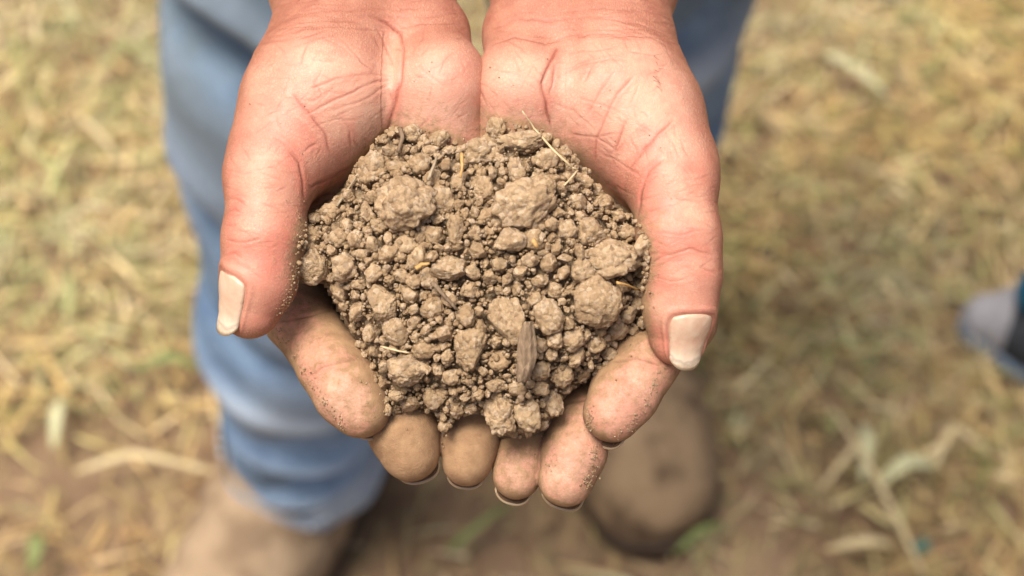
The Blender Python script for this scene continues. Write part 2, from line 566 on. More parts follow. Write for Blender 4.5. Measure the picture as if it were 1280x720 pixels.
tag(blades('grass', scatter(13000, 12, kg), (.02, .075), (.0012, .0042), (.05, .7), (.002, .02), GREEN, 22),
    'green and yellowing grass blades growing up between the straw', 'grass', kind='stuff')

# single stalks and leaves one can pick out of the straw
M_pale = mat_plain('pale_green_leaf', (.40, .39, .21), (.52, .50, .31), 120, .6, .0003)
M_stalk = mat_plain('straw_stalk', (.46, .36, .18), (.56, .46, .27), 120, .6, .0003)
M_grn = mat_plain('green_leaf', (.12, .15, .05), (.20, .22, .08), 120, .6, .0003)
def leaf(name, pxs, w, mat, label, cat, h=.028, group=None):
    pts = [on_ground(x, y, h) for x, y in pxs]
    c = pts[0]
    n = 9
    P = []
    for i in range(n):
        t = i / (n - 1) * (len(pts) - 1); k = min(int(t), len(pts) - 2)
        P.append(pts[k] * (1 - (t - k)) + pts[k + 1] * (t - k) + np.array([0, 0, .010 * math.sin(math.pi * i / (n - 1))]))
    v, f = [], []
    w = w * .72
    for i, p in enumerate(P):
        d = P[min(i + 1, n - 1)] - P[max(i - 1, 0)]; d /= np.linalg.norm(d)
        s = np.cross(d, [0, 0, 1]); s /= np.linalg.norm(s)
        ww = w * (.35 + .65 * math.sin(math.pi * min(.93, (i + .6) / n)))
        u = np.array([0, 0, .22 * ww])
        v += [p - s * ww / 2 + u, p, p + s * ww / 2 + u, p - s * ww / 2 + u - [0, 0, .0007], p - [0, 0, .0007], p + s * ww / 2 + u - [0, 0, .0007]]
    for i in range(n - 1):
        a, b = i * 6, i * 6 + 6
        f += [(a, a + 1, b + 1, b), (a + 1, a + 2, b + 2, b + 1), (a + 3, b + 3, b + 4, a + 4), (a + 4, b + 4, b + 5, a + 5), (a, b, b + 3, a + 3), (a + 2, a + 5, b + 5, b + 2)]
    f += [(0, 3, 4, 1), (1, 4, 5, 2), (n * 6 - 6, n * 6 - 5, n * 6 - 2, n * 6 - 3), (n * 6 - 5, n * 6 - 4, n * 6 - 1, n * 6 - 2)]
    return tag(put(name, v, f, mat, origin=c), label, cat, group)
leaf('straw_stalk', [(1030, 68), (1066, 94), (1108, 120)], .012, M_pale, 'thick pale green stalk lying on the straw beyond the right thumb', 'stalk')
leaf('grass_leaf', [(1078, 600), (1084, 560), (1076, 530)], .013, M_pale, 'upright pale green leaf at the fork of crossed stalks, lower right ground', 'leaf')
leaf('grass_leaf', [(1100, 605), (1130, 585), (1168, 583)], .017, M_pale, 'broad pale leaf with curled dark underside beside the forked stalks', 'leaf')
leaf('straw_stalk', [(1040, 510), (1090, 600), (1155, 720)], .007, M_stalk, 'long bent straw stalk running to the bottom edge, lower right', 'stalk')
leaf('straw_stalk', [(1025, 612), (1060, 575), (1078, 545)], .007, M_stalk, 'short straw stalk forking from the upright pale leaf', 'stalk')
leaf('straw_stalk', [(1030, 688), (1080, 684), (1115, 682)], .011, M_stalk, 'flat straw stub lying level near the bottom right', 'stalk')
leaf('straw_stalk', [(1165, 588), (1190, 540), (1240, 570)], .008, M_stalk, 'arched straw stalk over a dark gap at lower right', 'stalk')
leaf('straw_stalk', [(95, 145), (120, 170), (150, 200)], .009, M_stalk, 'pale straw stalk slanting down left of the jeans', 'stalk')
leaf('grass_leaf', [(78, 500), (74, 525), (68, 560)], .014, M_pale, 'pale upright leaf on the ground at far left of the knee', 'leaf')
leaf('straw_stalk', [(95, 590), (170, 575), (275, 592)], .009, M_stalk, 'straw stalk reaching toward the jeans hem from the left', 'stalk')
leaf('grass_leaf', [(170, 462), (215, 455), (250, 462)], .014, M_grn, 'green leaf tuft touching the left of the blue jeans leg', 'leaf')
leaf('grass_leaf', [(560, 690), (590, 672), (640, 628)], .010, M_grn, 'green blade on bare earth between the two boots', 'leaf')
leaf('grass_leaf', [(845, 690), (875, 672), (905, 655)], .010, M_grn, 'green blade under the toe of the darker boot', 'leaf')
leaf('grass_leaf', [(40, 715), (50, 690), (44, 668)], .018, M_grn, 'green leaf at the bottom left corner of the ground', 'leaf')
sv = []
M_teal = mat_plain('teal_plastic', (.02, .10, .09), (.035, .14, .12), 200, .5, .0002)
c0 = on_ground(1152, 683, .022)
bmx = bmesh.new(); bmesh.ops.create_cube(bmx, size=1)
bmesh.ops.bevel(bmx, geom=bmx.edges[:], offset=.2, segments=2, affect='EDGES')
for q in bmx.verts: q.co = Vector((q.co.x * .013 + .3 * q.co.y * .01, q.co.y * .012, q.co.z * .004 + .002 * math.sin(q.co.x * 4)))
mx = bpy.data.meshes.new('plastic_scrap'); bmx.to_mesh(mx); bmx.free()
tag(link('plastic_scrap', mx, M_teal, None, c0), 'tiny teal scrap of plastic lying in the straw at lower right', 'scrap')

# ------------------------------------------------------------------ the person
person = empty('person', (-.03, .55, 0))
tag(person, 'person in faded blue jeans and suede boots holding soil in dirty cupped hands', 'person')

def J(*js): return [(*loc(x, y, z), rad(r, z)) for x, y, z, r in js]
EL = {'a': (-150.0, 330.0, -205.0), 'b': (150.0, 330.0, -205.0)}     # elbows (mm)
def fore(elbow, dx, a, b):
    e = np.array(elbow) + np.array([dx, 0, 0])
    m = np.array(a[:3]) * .45 + e * .55
    return chain([(*e, 37.0), (*m, 36.0), a, b])

HANDS = {
 'a': dict(
  palm=[fore(EL['a'], -10, *J((401, -30, -46, 60), (401, 42, -31, 60))), fore(EL['a'], 10, *J((510, -30, -46, 55), (516, 36, -32, 52))),
        chain(J((455, -20, -42, 62), (455, 50, -32, 62))),
        chain(J((418, 60, -26, 72), (402, 125, -20, 92), (352, 195, -12, 62))),
        chain(J((541, 50, -30, 46), (551, 110, -15.5, 52), (553, 190, -21, 50), (570, 290, -38, 40))),
        chain(J((470, 60, -38, 45), (352, 310, -44, 42))), chain(J((480, 60, -40, 45), (420, 340, -48, 42))),
        chain(J((440, 170, -30, 50), (392, 285, -31, 47))), chain(J((500, 60, -40, 45), (495, 340, -50, 42))), chain(J((520, 60, -40, 45), (560, 310, -48, 38)))],
  digits=dict(
   thumb=(J((375, 145, -16, 68), (335, 225, -4, 52.5), (329.5, 298, 0, 50), (323, 350, 1, 46), (313, 384, 0, 39)), 7),
   index=(J((352, 310, -44, 46), (375, 396, -26, 43), (416, 458, -11, 42), (436, 490, -8, 42.5), (451, 511, -6.5, 37)), 4),
   middle=(J((420, 340, -48, 42), (452, 440, -37, 42), (493, 503, -19, 40), (505, 540, -16, 42.5), (513, 565, -14.5, 37)), 4),
   ring=(J((495, 340, -50, 40), (560, 440, -40, 38), (590, 520, -21, 32), (587, 553, -18, 34.5), (584, 577, -16.5, 31)), 4),
   little=(J((560, 310, -48, 36), (600, 390, -42, 33), (612, 450, -34, 30), (608, 490, -31, 27)), 4)),
  nails=dict(thumb=((-.74, 0, .67), 41, -1.02, 1.03), index=((.25, 0, -1), 62, -.9, 1.03), middle=((.15, 0, -1), 62, -.9, 1.01), ring=((0, 0, -1), 62, -.9, 1.0)),
  dirt=dict(thumb=.08, index=.44, middle=.88, ring=.94, little=.7),
  creases=[
   ([(467,21),(483,28),(500,42),(505,62),(502,85),(500,107),(494,130),(489,155),(470,185)], .9, 1.0),
   ([(469,31),(483,59),(494,90)], .35, .5), ([(500,96),(457,93),(418,100),(384,113)], .35, .4),
   ([(498,97),(463,104),(429,121),(378,144)], .45, .4), ([(491,101),(457,124),(407,141)], .35, .3),
   ([(361,114),(384,138),(404,166),(414,195)], .35, .8), ([(339,169),(361,183),(376,200)], .4, .6), ([(377,194),(387,183),(400,178)], .4, .5),
   ([(345,22),(415,14),(485,12),(522,11),(531,8)], .4, .5), ([(494,38),(528,30),(577,31)], .4, .5), ([(440,20),(480,22),(520,22),(575,18)], .3, .35),
   ([(357,184),(374,203),(378,225),(381,253)], .6, .9), ([(383,236),(416,222),(450,203)], .5, .8), ([(391,248),(425,241)], .4, .6),
   ([(282,249),(295,247),(312,260)], .25, .7), ([(283,265),(294,262),(305,268)], .2, .6), ([(279,297),(306,304),(329,298)], .35, .5),
   ([(277,320),(295,317),(303,324)], .4, .6), ([(279,281),(300,283)], .3, .4), ([(349,296),(375,309)], .35, .5), ([(283,190),(300,215)], .2, .3), ([(300,180),(318,205)], .2, .3),
   ([(341,403),(380,398),(423,386)], .5, .5), ([(384,472),(402,461),(425,454),(452,447)], .45, .5), ([(356,420),(385,414)], .25, .3),
   ([(515,70),(535,95),(560,110)], .25, .25), ([(510,110),(540,85),(570,70)], .25, .25), ([(420,135),(437,165),(440,190)], .3, .35),
   ([(385,160),(420,150),(450,150)], .25, .3), ([(370,125),(390,128),(420,110)], .2, .3), ([(430,50),(450,75),(470,90)], .25, .3), ([(400,45),(430,60),(444,72)], .2, .25)]),
 'b': dict(
  palm=[fore(EL['b'], 10, *J((783, -30, -46, 60), (780, 42, -31, 59))), fore(EL['b'], -10, *J((673, -30, -46, 55), (669, 38, -32, 54))),
        chain(J((725, -20, -42, 62), (722, 50, -32, 62))),
        chain(J((762, 65, -26, 74), (776, 132, -20, 88), (832, 205, -12, 62))),
        chain(J((655, 52, -30, 47), (651, 115, -15.5, 51), (650, 190, -21, 50), (640, 290, -38, 40))),
        chain(J((740, 60, -38, 45), (845, 320, -44, 42))), chain(J((730, 60, -40, 45), (780, 345, -48, 42))),
        chain(J((760, 180, -27, 52), (797, 290, -30, 47))), chain(J((700, 60, -40, 45), (710, 345, -50, 40))), chain(J((680, 60, -40, 45), (645, 310, -48, 38)))],
  digits=dict(
   thumb=(J((808, 155, -16, 66), (841, 232, -4, 53), (849, 300, 0, 52), (854, 343, 1, 47), (850, 385, 0, 45), (848, 421, -1, 36)), 7),
   index=(J((845, 320, -44, 46), (850, 400, -28, 44), (804, 455, -10, 41), (782, 490, -7.5, 41.5), (766, 516, -6.3, 37)), 4),
   middle=(J((780, 345, -48, 42), (763, 450, -37, 40), (728, 525, -18.5, 36), (718, 565, -15, 38.5), (708, 598, -14.3, 36)), 4),
   ring=(J((710, 345, -50, 40), (700, 455, -40, 36), (664, 545, -23, 30.5), (652, 572, -20, 32.5), (646, 594, -18, 30.5)), 4),
   little=(J((645, 310, -48, 36), (645, 390, -42, 33), (642, 440, -36, 30), (640, 470, -33, 27)), 4)),
  nails=dict(thumb=((.34, 0, .94), 44, -1.0, 1.05), index=((.35, 0, -1), 64, -.9, 1.11), middle=((.2, 0, -1), 64, -.9, 1.11), ring=((.1, 0, -1), 64, -.9, 1.06)),
  dirt=dict(thumb=.08, index=.38, middle=.44, ring=.56, little=.7),
  creases=[
   ([(611,59),(645,47),(684,54),(707,47),(763,42),(794,51)], .5, .6), ([(608,42),(648,24),(690,27),(732,21),(800,30)], .4, .45), ([(690,18),(740,10),(800,14)], .3, .3),
   ([(704,54),(687,76),(677,104),(680,121),(686,145),(692,165)], .8, 1.0), ([(694,79),(690,107),(684,121)], .4, .7),
   ([(701,93),(727,82),(760,75),(789,75)], .3, .4), ([(743,80),(727,107)], .3, .35), ([(772,83),(752,113),(732,147)], .3, .45),
   ([(794,93),(772,116),(755,149),(746,175),(742,207)], .4, .7), ([(787,144),(775,169),(766,195)], .4, .65), ([(842,149),(814,180),(794,200),(783,218)], .5, .7),
   ([(710,166),(746,172),(775,192)], .3, .5), ([(789,152),(822,169)], .25, .35), ([(831,196),(811,215),(804,229),(800,249),(797,276)], .7, .9),
   ([(746,187),(806,223)], .3, .45), ([(758,229),(797,246)], .3, .5), ([(887,285),(851,294),(814,288)], .22, .5), ([(893,318),(862,311),(828,321),(809,333)], .36, .8),
   ([(870,330),(900,346)], .35, .5), ([(803,266),(828,260)], .3, .4), ([(850,205),(870,230)], .2, .3), ([(815,300),(840,310)], .25, .3), ([(812,345),(838,352),(868,348)], .25, .3),
   ([(760,454),(795,449),(830,460)], .45, .6), ([(700,508),(722,502),(745,497)], .4, .45), ([(690,60),(715,66),(770,60)], .25, .3),
   ([(690,130),(720,140),(745,165)], .25, .3), ([(720,120),(760,135),(790,150)], .2, .25), ([(800,100),(790,130),(800,160)], .2, .25), ([(625,100),(650,90),(668,80)], .2, .2)]),
}

SOIL = np.array([(488,160),(520,157),(560,170),(585,182),(603,176),(612,150),(640,152),(680,164),(714,188),(733,209),(752,237),(777,260),(799,276),(810,300),(814,330),(804,372),(806,405),(785,425),(752,465),(720,483),(700,505),(686,535),(655,548),(625,545),(606,520),(572,520),(556,552),(545,520),(520,513),(480,518),(470,480),(445,432),(424,385),(405,352),(376,352),(368,325),(376,285),(392,265),(425,243),(445,205),(465,180)], float)
def seg_dist(P, a, b):
    ab = b - a; t = np.clip(((P - a) @ ab) / (ab @ ab + 1e-9), 0, 1)
    return np.linalg.norm(P - a - t[:, None] * ab, axis=1)
def poly_dist(P, poly):          # positive inside
    d = np.full(len(P), 1e9); ins = np.zeros(len(P), bool)
    for i in range(len(poly)):
        a, b = poly[i], poly[(i + 1) % len(poly)]
        d = np.minimum(d, seg_dist(P, a, b))
        c = ((a[1] > P[:, 1]) != (b[1] > P[:, 1]))
        with np.errstate(divide='ignore', invalid='ignore'):
            ins ^= c & (P[:, 0] < (b[0] - a[0]) * (P[:, 1] - a[1]) / (b[1] - a[1]) + a[0])
    return np.where(ins, d, -d)

def pix(v):                       # hand-frame mm -> photograph pixels
    s = KMM / (1 - v[:, 2] / (DIST * 1000))
    return np.stack([640 + v[:, 0] * s, 360 - v[:, 1] * s], 1)

def hand_field(B, D):
    palm = B.new()
    for c in D['palm']: union(B, c, 9.0, palm)
    tot = palm.copy()
    for nm, (js, k) in D['digits'].items():
        pr = chain(js)
        ch = union(B, pr, 3.0)
        lo = np.min([p.lo for p in pr], 0) - 8; hi = np.max([p.hi for p in pr], 0) + 8
        r, _ = B.reg(lo, hi)
        tot[r] = smin(tot[r], smin(palm[r], ch[r], k), .6)
    return tot

def nail_patch(js, dors, phi, s0, s1, grow=.18, thick=.55):
    pr = chain(js)
    def surf(x, ph, t, ax, n, s, js):
        r = js[-1][3]; xc = min(x, .42 * r)
        q = np.linspace(.6 * r, 1.5 * r, 46)
        p = (t + ax * xc) + q[:, None] * (math.cos(ph) * n + math.sin(ph) * s)
        d = None
        for c in pr[-2:]:
            e = c.d(p[:, 0], p[:, 1], p[:, 2]); d = e if d is None else smin(d, e, 3.0)
        k = int(np.argmax(d > 0))
        rr = q[k - 1] + (q[k] - q[k - 1]) * (-d[k - 1]) / (d[k] - d[k - 1] + 1e-9) if k > 0 else r
        return rr - .22 * (max(0, x - xc) / r)**2 * r
    d, t = np.array(js[-2][:3]), np.array(js[-1][:3])
    r = js[-1][3]; rd = js[-2][3]
    L = np.linalg.norm(t - d)
    ax = (t - d) / L
    n = np.array(dors, float); n -= (n @ ax) * ax; n /= np.linalg.norm(n)
    s = np.cross(ax, n)
    NU, NV = 15, 15
    top, bot, edge = [], [], []
    for j in range(NV):
        q = j / (NV - 1)
        for i in range(NU):
            u = 2 * i / (NU - 1) - 1
            # rounded cuticle and free edge
            a = s0 + (s1 - s0) * q
            a += (.16 * (u * u) * (1 - q) ** 2 - .30 * abs(u)**2.6 * q**2) * (s1 - s0) * .6
            x = a * r
            rr = surf(x, R(phi) * u, t, ax, n, s, js)
            wide = phi * (1.0 - .02 * q * q - .10 * (1 - q) ** 3)
            ph = R(wide) * u
            rr2 = rr + grow - .35 * abs(u)**6 - .3 * (1 - q)**6
            p = t + ax * x + rr2 * (math.cos(ph) * n + math.sin(ph) * s)
            top.append(p); bot.append(p - (math.cos(ph) * n + math.sin(ph) * s) * thick); edge.append(max(abs(u)**5 * .5, q**9))
    v = top + bot; o = NU * NV; f = []
    for j in range(NV - 1):
        for i in range(NU - 1):
            a = j * NU + i
            f.append((a, a + 1, a + 1 + NU, a + NU)); f.append((o + a, o + a + NU, o + a + 1 + NU, o + a + 1))
    for i in range(NU - 1):
        f.append((i, o + i, o + i + 1, i + 1)); a = (NV - 1) * NU + i; f.append((a, a + 1, o + a + 1, o + a))
    for j in range(NV - 1):
        a = j * NU; f.append((a, a + NU, o + a + NU, o + a)); a = j * NU + NU - 1; f.append((a, o + a, o + a + NU, a + NU))
    al = np.repeat(np.linspace(0, 1, NV), NU)
    return np.array(v), f, np.array(edge + edge), np.concatenate([al, al])

def fine_lines(key):
    """the net of small wrinkles on palm, thumb and wrist"""
    r = random.Random(5 if key == 'a' else 8)
    o = []
    mir = (lambda x: x) if key == 'a' else (lambda x: 1180 - x)
    for _ in range(85):                      # ball of the thumb and heel
        x, y = r.uniform(320, 590), r.uniform(50, 200)
        a = r.choice((.5, -.9, 2.2)) + r.gauss(0, .35); L = r.uniform(14, 46); c = r.gauss(0, .3)
        p = [(mir(x + math.cos(a + c * t) * L * t), y + math.sin(a + c * t) * L * t) for t in (-.5, 0, .5)]
        o.append((p, r.uniform(.05, .16), r.uniform(.16, .6)))
    for _ in range(46):                      # thumb, across
        x, y = r.uniform(285, 372), r.uniform(205, 345)
        L = r.uniform(14, 44); a = r.gauss(.15, .3)
        p = [(mir(x + math.cos(a) * L * t), y + math.sin(a) * L * t + 3 * t * t) for t in (-.5, 0, .5)]
        o.append((p, r.uniform(.05, .15), r.uniform(.16, .55)))
    for _ in range(64):                      # wrist, dense and nearly level
        x, y = r.uniform(335, 590), r.uniform(-6, 55)
        if x > 430 and r.random() < .5: x = r.uniform(335, 420)
        L = r.uniform(18, 62); a = -.35 * sstep(430, 350, x) + r.gauss(0, .12)
        p = [(mir(x + math.cos(a) * L * t), y + math.sin(a) * L * t + 4 * t * t) for t in (-.5, 0, .5)]
        o.append((p, r.uniform(.07, .2), r.uniform(.2, .65)))
    fin = ((360, 400, 460, 540), (490, 525, 540, 590), (565, 525, 600, 590)) if key == 'a' else ((745, 440, 820, 540), (690, 500, 745, 620), (630, 540, 680, 610))
    for x0, y0, x1, y1 in fin:
        for _ in range(12):
            x, y = r.uniform(x0, x1), r.uniform(y0, y1); L = r.uniform(8, 22); a = r.gauss(0, .5)
            o.append(([(x + math.cos(a) * L * t, y + math.sin(a) * L * t) for t in (-.5, 0, .5)], r.uniform(.03, .10), r.uniform(.08, .25)))
    return o

body_v, body_f, body_at, off = [], [], {k: [] for k in ('crease', 'dirt', 'tan', 'flush', 'pale')}, 0
HV = 0.66
for key, D in HANDS.items():
    prims = sum(D['palm'], []) + sum([chain(j) for j, _ in D['digits'].values()], [])
    lo = np.min([p.lo for p in prims], 0) - 4; hi = np.max([p.hi for p in prims], 0) + 4
    hi[1] = 172.0
    g = GridB(lo, hi, HV)
    F = hand_field(g, D)
    F[:, -2:, :] = np.maximum(F[:, -2:, :], 1.0)
    v, f = surface_nets(F, g.lo, HV)
    del F
    v, f = subdivide(v, f, 1)
    fn = lambda p: hand_field(PointB(p), D)
    inner = v[:, 1] < 90
    vi = v[inner]
    gr = grad(fn, vi, .25)
    for _ in range(2):
        vi = vi - gr * np.clip(fn(vi), -.6, .6)[:, None]
    v[inner] = vi
    nr = normals(v, f)
    P = pix(v)
    front = sstep(-.05, .3, nr[:, 2])
    # soft unevenness of flesh
    disp = vnoise(v / 11 + 4) * .27 + vnoise(v / 5 + 9) * .10
    cr = np.zeros(len(v)); flush = np.zeros(len(v))
    for ci, (pl, dep, col) in enumerate(D['creases'] + fine_lines(key)):
        pl = np.array(pl, float)
        bb = np.nonzero((P[:, 0] > pl[:, 0].min() - 22) & (P[:, 0] < pl[:, 0].max() + 22) & (P[:, 1] > pl[:, 1].min() - 22) & (P[:, 1] < pl[:, 1].max() + 22) & (front > 0))[0]
        q = P[bb] + np.stack([vnoise(v[bb] / 3.1 + ci), vnoise(v[bb] / 3.1 + 40 + ci)], 1) * 1.6
        d = np.full(len(bb), 1e9)
        for i in range(len(pl) - 1): d = np.minimum(d, seg_dist(q, pl[i], pl[i + 1]))
        ends = np.minimum(np.linalg.norm(q - pl[0], axis=1), np.linalg.norm(q - pl[-1], axis=1))
        fade = sstep(0, min(14, .45 * np.linalg.norm(pl[0] - pl[-1])), ends + 1)
        wob = .75 + .5 * vnoise(v[bb] / 4.0 + 77 + ci)
        w = .95 + .8 * dep
        prof = np.exp(-(d / w)**2) * fade * wob
        disp[bb] -= dep * .48 * prof * front[bb]
        disp[bb] += dep * .13 * np.exp(-((d - 3.2 * w) / (2.2 * w))**2) * fade * front[bb]
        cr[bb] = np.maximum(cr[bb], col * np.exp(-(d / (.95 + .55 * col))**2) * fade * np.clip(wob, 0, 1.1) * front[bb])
        if dep > .17: flush[bb] = np.maximum(flush[bb], .9 * col * np.exp(-(d / 9.0)**2) * fade)
    js = D['digits']['thumb'][0]; dors, phi, s0, s1 = D['nails']['thumb']
    t, dpv, r_ = np.array(js[-1][:3]), np.array(js[-2][:3]), js[-1][3]
    ax = (t - dpv) / np.linalg.norm(t - dpv)
    nn = np.array(dors, float); nn -= (nn @ ax) * ax; nn /= np.linalg.norm(nn); ss = np.cross(ax, nn)
    m = np.nonzero(np.linalg.norm(v - t, axis=1) < 2.4 * r_)[0]
    rel = v[m] - t
    q_ = (rel @ ax / r_ - s0) / (s1 - s0)
    u_ = np.degrees(np.arctan2(rel @ ss, rel @ nn)) / phi
    rho = (np.abs(u_)**4 + np.clip(1 - 2 * q_, 0, None)**4)**.25
    live = sstep(1.02, .75, q_) * (np.abs(u_) < 2)
    disp[m] += live * (-.30 * sstep(1.06, .94, rho) + .26 * np.exp(-((rho - 1.16) / .10)**2))
    cr[m] = np.maximum(cr[m], .4 * live * np.exp(-((rho - 1.04) / .05)**2))
    v = v + nr * disp[:, None]
    nr = normals(v, f)
    # where soil has rubbed off on the skin
    sdst = poly_dist(P, SOIL)
    dirt = .55 * np.exp(-np.clip(-sdst, 0, None) / 13.0) * (P[:, 1] > 120) + .20 * np.exp(-np.clip(-sdst, 0, None) / 55.0)
    lowside = sstep(.75, .1, nr[:, 2])
    palmF = union(PointB(v), sum(D['palm'], []), 9.0)
    best = np.full(len(v), 1e9); second = best.copy(); amount = np.zeros(len(v)); own = np.zeros(len(v), int)
    for qi, (nm, (js, k)) in enumerate(D['digits'].items()):
        dd = union(PointB(v), chain(js), 3.0, pad=6)
        second = np.minimum(second, np.maximum(dd, best)); m = (dd < best) & (dd < 2.5)
        best[m] = dd[m]; amount[m] = D['dirt'][nm]; own[m] = qi + 1
    isf = own > 1
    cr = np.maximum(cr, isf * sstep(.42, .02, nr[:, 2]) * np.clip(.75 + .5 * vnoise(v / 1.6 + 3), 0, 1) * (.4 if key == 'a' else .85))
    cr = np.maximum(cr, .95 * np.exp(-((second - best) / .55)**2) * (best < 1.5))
    tipd = np.zeros(len(v)); padm = np.zeros(len(v))
    for qi, (nm, (js, k)) in enumerate(D['digits'].items()):
        m = own == qi + 1
        if nm == 'thumb': continue
        t = np.array(js[-1][:3]); dp = np.array(js[-2][:3]); r = js[-1][3]
        ax = (t - dp) / np.linalg.norm(t - dp)
        al = ((v[m] - t) @ ax) / r
        tipd[m] = sstep(.72, .99, al) * .55
        c = t - ax * r * .55
        padm[m] = np.exp(-(((v[m] - c) ** 2).sum(1)) / (r * 1.25)**2)
    dirt = dirt + np.where(isf, amount + .75 * lowside * (.45 + amount) + tipd, 0)
    th = own == 1
    dirt = dirt + np.where(th, .30 * lowside * sstep(330, 400, P[:, 1]), 0)
    if key == 'a': pm = .26
    else: pm = .34
    dirt = dirt - padm * pm * (amount < .6)
    wrist = sstep(75, 10, P[:, 1] + 18 * vnoise(v / 9 + 2))
    outer = (P[:, 0] < 400) if key == 'a' else (P[:, 0] > 780)
    tan = np.clip(.8 * wrist + sstep(.84, .3, nr[:, 2]) * 1.0 * (~isf) * np.where(outer, 1, .45), 0, 1)
    pale = np.clip(.5 + .6 * vnoise(v / 16 + 12), 0, 1) * (P[:, 1] < 200) * .75 + padm * .9
    flush = np.clip(flush + np.where(th, .42 + .35 * vnoise(v / 8), 0) + .35 * np.clip(vnoise(v / 13 + 31), 0, 1), 0, 1)
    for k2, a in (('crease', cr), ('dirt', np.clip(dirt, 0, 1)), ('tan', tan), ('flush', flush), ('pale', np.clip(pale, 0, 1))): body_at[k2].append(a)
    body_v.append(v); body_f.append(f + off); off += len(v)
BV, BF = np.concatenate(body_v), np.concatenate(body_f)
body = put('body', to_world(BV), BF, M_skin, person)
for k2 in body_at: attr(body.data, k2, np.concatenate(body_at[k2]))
hand_bvh = BVHTree.FromPolygons([tuple(p) for p in BV], [tuple(map(int, q)) for q in BF])

for key, D in HANDS.items():
    for nm, (dors, phi, s0, s1) in D['nails'].items():
        js = D['digits'][nm][0]
        if nm == 'thumb':
            v, f, e, al = nail_patch(js, dors, phi, s0, s1, .12, .6)
            o = put('thumbnail', to_world(v), f, M_thumbnail, person)
        else:
            v, f, e, al = nail_patch(js, dors, phi, s0, s1, .05, .5)
            o = put('fingernail', to_world(v), f, M_nail, person)
            v2, f2, e2, al2 = nail_patch(js, dors, phi * .95, s0 + .3, s1 - .075, -.5, .5)
            put('nail_grime', to_world(v2), f2, M_grime, o)
        attr(o.data, 'edge', e); attr(o.data, 'along', al)

def hairs(n, spots, seed):
    r = np.random.default_rng(seed); V, F = [], []
    for _ in range(n):
        (x0, y0), (x1, y1), sx = spots[r.integers(0, len(spots))]
        t = r.random(); px, py = x0 + (x1 - x0) * t + r.normal(0, 3), y0 + (y1 - y0) * t
        h = hand_bvh.ray_cast(Vector(loc(px, py, 40)), Vector((0, 0, -1)))
        if h[0] is None: continue
        p = np.array(h[0]); d = np.array([sx * r.uniform(.4, 1), r.uniform(-.9, .2), r.uniform(.1, .6)]); d /= np.linalg.norm(d)
        ln = r.uniform(1.5, 4); cv = r.normal(0, .2, 3)
        pts = [to_world(p + d * ln * t_ + cv * ln * t_ * t_ * .6) for t_ in (0, .35, .7, 1)]
        tv, tf = tube(pts, [.00004, .00004, .00003, .00002], 3)
        F += [tuple(i + len(V) for i in q) for q in tf]; V += tv
    return V, F
hv, hf = hairs(9, [((838, 15), (835, 85), 1)], 5)
put('hair', hv, hf, M_hair, person)

# jeans ------------------------------------------------------------
LEG = {1: [(-.161, .440, .08, .0565), (-.148, .437, .30, .065), (-.117, .45, .55, .073), (-.10, .60, .95, .105)],
       2: [(.088, .632, .08, .058), (.079, .622, .30, .075), (.064, .600, .55, .104), (.09, .62, .95, .108)]}
jp = chain(LEG[1]) + chain(LEG[2]) + [Cone((-.08, .635, .98), (.08, .635, .98), .12, .12, (1, .95, .9))]
def hem_z(x, y): return np.where(x < -.03, .088 + .10 * (y - .44) + .04 * (x + .161), .088 + .10 * (y - .63))
def jeans_field(B, full=None):
    a = union(B, jp[:3], .02); b = union(B, jp[3:6], .02)
    t = smin(a, b, .006)
    return union(B, jp[6:], .03, t)
g = GridB((-.3, .28, .03), (.3, .82, 1.16), .005)
F = jeans_field(g)
X, Y, Z = g.ax[0][:, None, None], g.ax[1][None, :, None], g.ax[2][None, None, :]
F = np.maximum(F, hem_z(X, Y) - Z)
v, f = surface_nets(F, g.lo, .005)
v, f = subdivide(v, f, 1)
nr = normals(v, f)
x, y, z = v[:, 0], v[:, 1], v[:, 2]
zw = z + .022 * vnoise(v * np.array([13, 9, 7]) + 61)
amp = sstep(.09, .17, z)
dz = vnoise(v * np.array([9, 9, 11]) + 5) * .009 + vnoise(v * np.array([26, 26, 20]) + 15) * .0035 + vnoise(v * np.array([14, 14, 40]) + 2) * .003 * sstep(.5, .1, z)
folds = [  # z0, slope x, x centre, width x, thickness, depth
 (.155, .35, -.13, .06, .011, -.011), (.185, -.2, -.15, .07, .012, .008), (.125, .15, -.15, .06, .009, .008), (.225, .3, -.12, .05, .014, -.007),
 (.10, -.1, -.17, .07, .009, -.006), (.265, -.4, -.17, .05, .014, .006), (.585, -.45, -.15, .08, .014, -.013), (.62, -.45, -.15, .09, .018, .012), (.50, -.9, -.19, .025, .03, .007),
 (.45, -1.3, -.175, .022, .022, -.006), (.33, -.5, -.16, .05, .018, -.005), (.17, .3, .08, .06, .012, -.009), (.13, -.2, .09, .06, .01, .007), (.30, .6, .12, .04, .016, -.007), (.42, .9, .10, .05, .02, .008), (.50, .9, .12, .06, .016, -.009)]
for z0, sl_, xc, wx, th_, dp in folds:
    dz += 1.55 * dp * np.exp(-((zw - z0 - sl_ * (x - xc)) / th_)**2) * np.exp(-((x - xc) / wx)**2) * sstep(.0, -.5, nr[:, 1])
v = v + nr * (dz * amp)[:, None]
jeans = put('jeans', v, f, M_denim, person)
attr(jeans.data, 'fade', np.clip(sstep(.16, .09, z) * .35 + .55 * np.clip(vnoise(v * 12), 0, 1) + .45 * sstep(.0, .008, dz), 0, .8))
attr(jeans.data, 'grey_mask', np.clip(sstep(.42, .56, z + .05 * vnoise(v * 10)) * .75 + .15 * np.clip(vnoise(v * 16 + 8), 0, 1), 0, 1))  # greyer tone from about the knees up, plus faint random patches
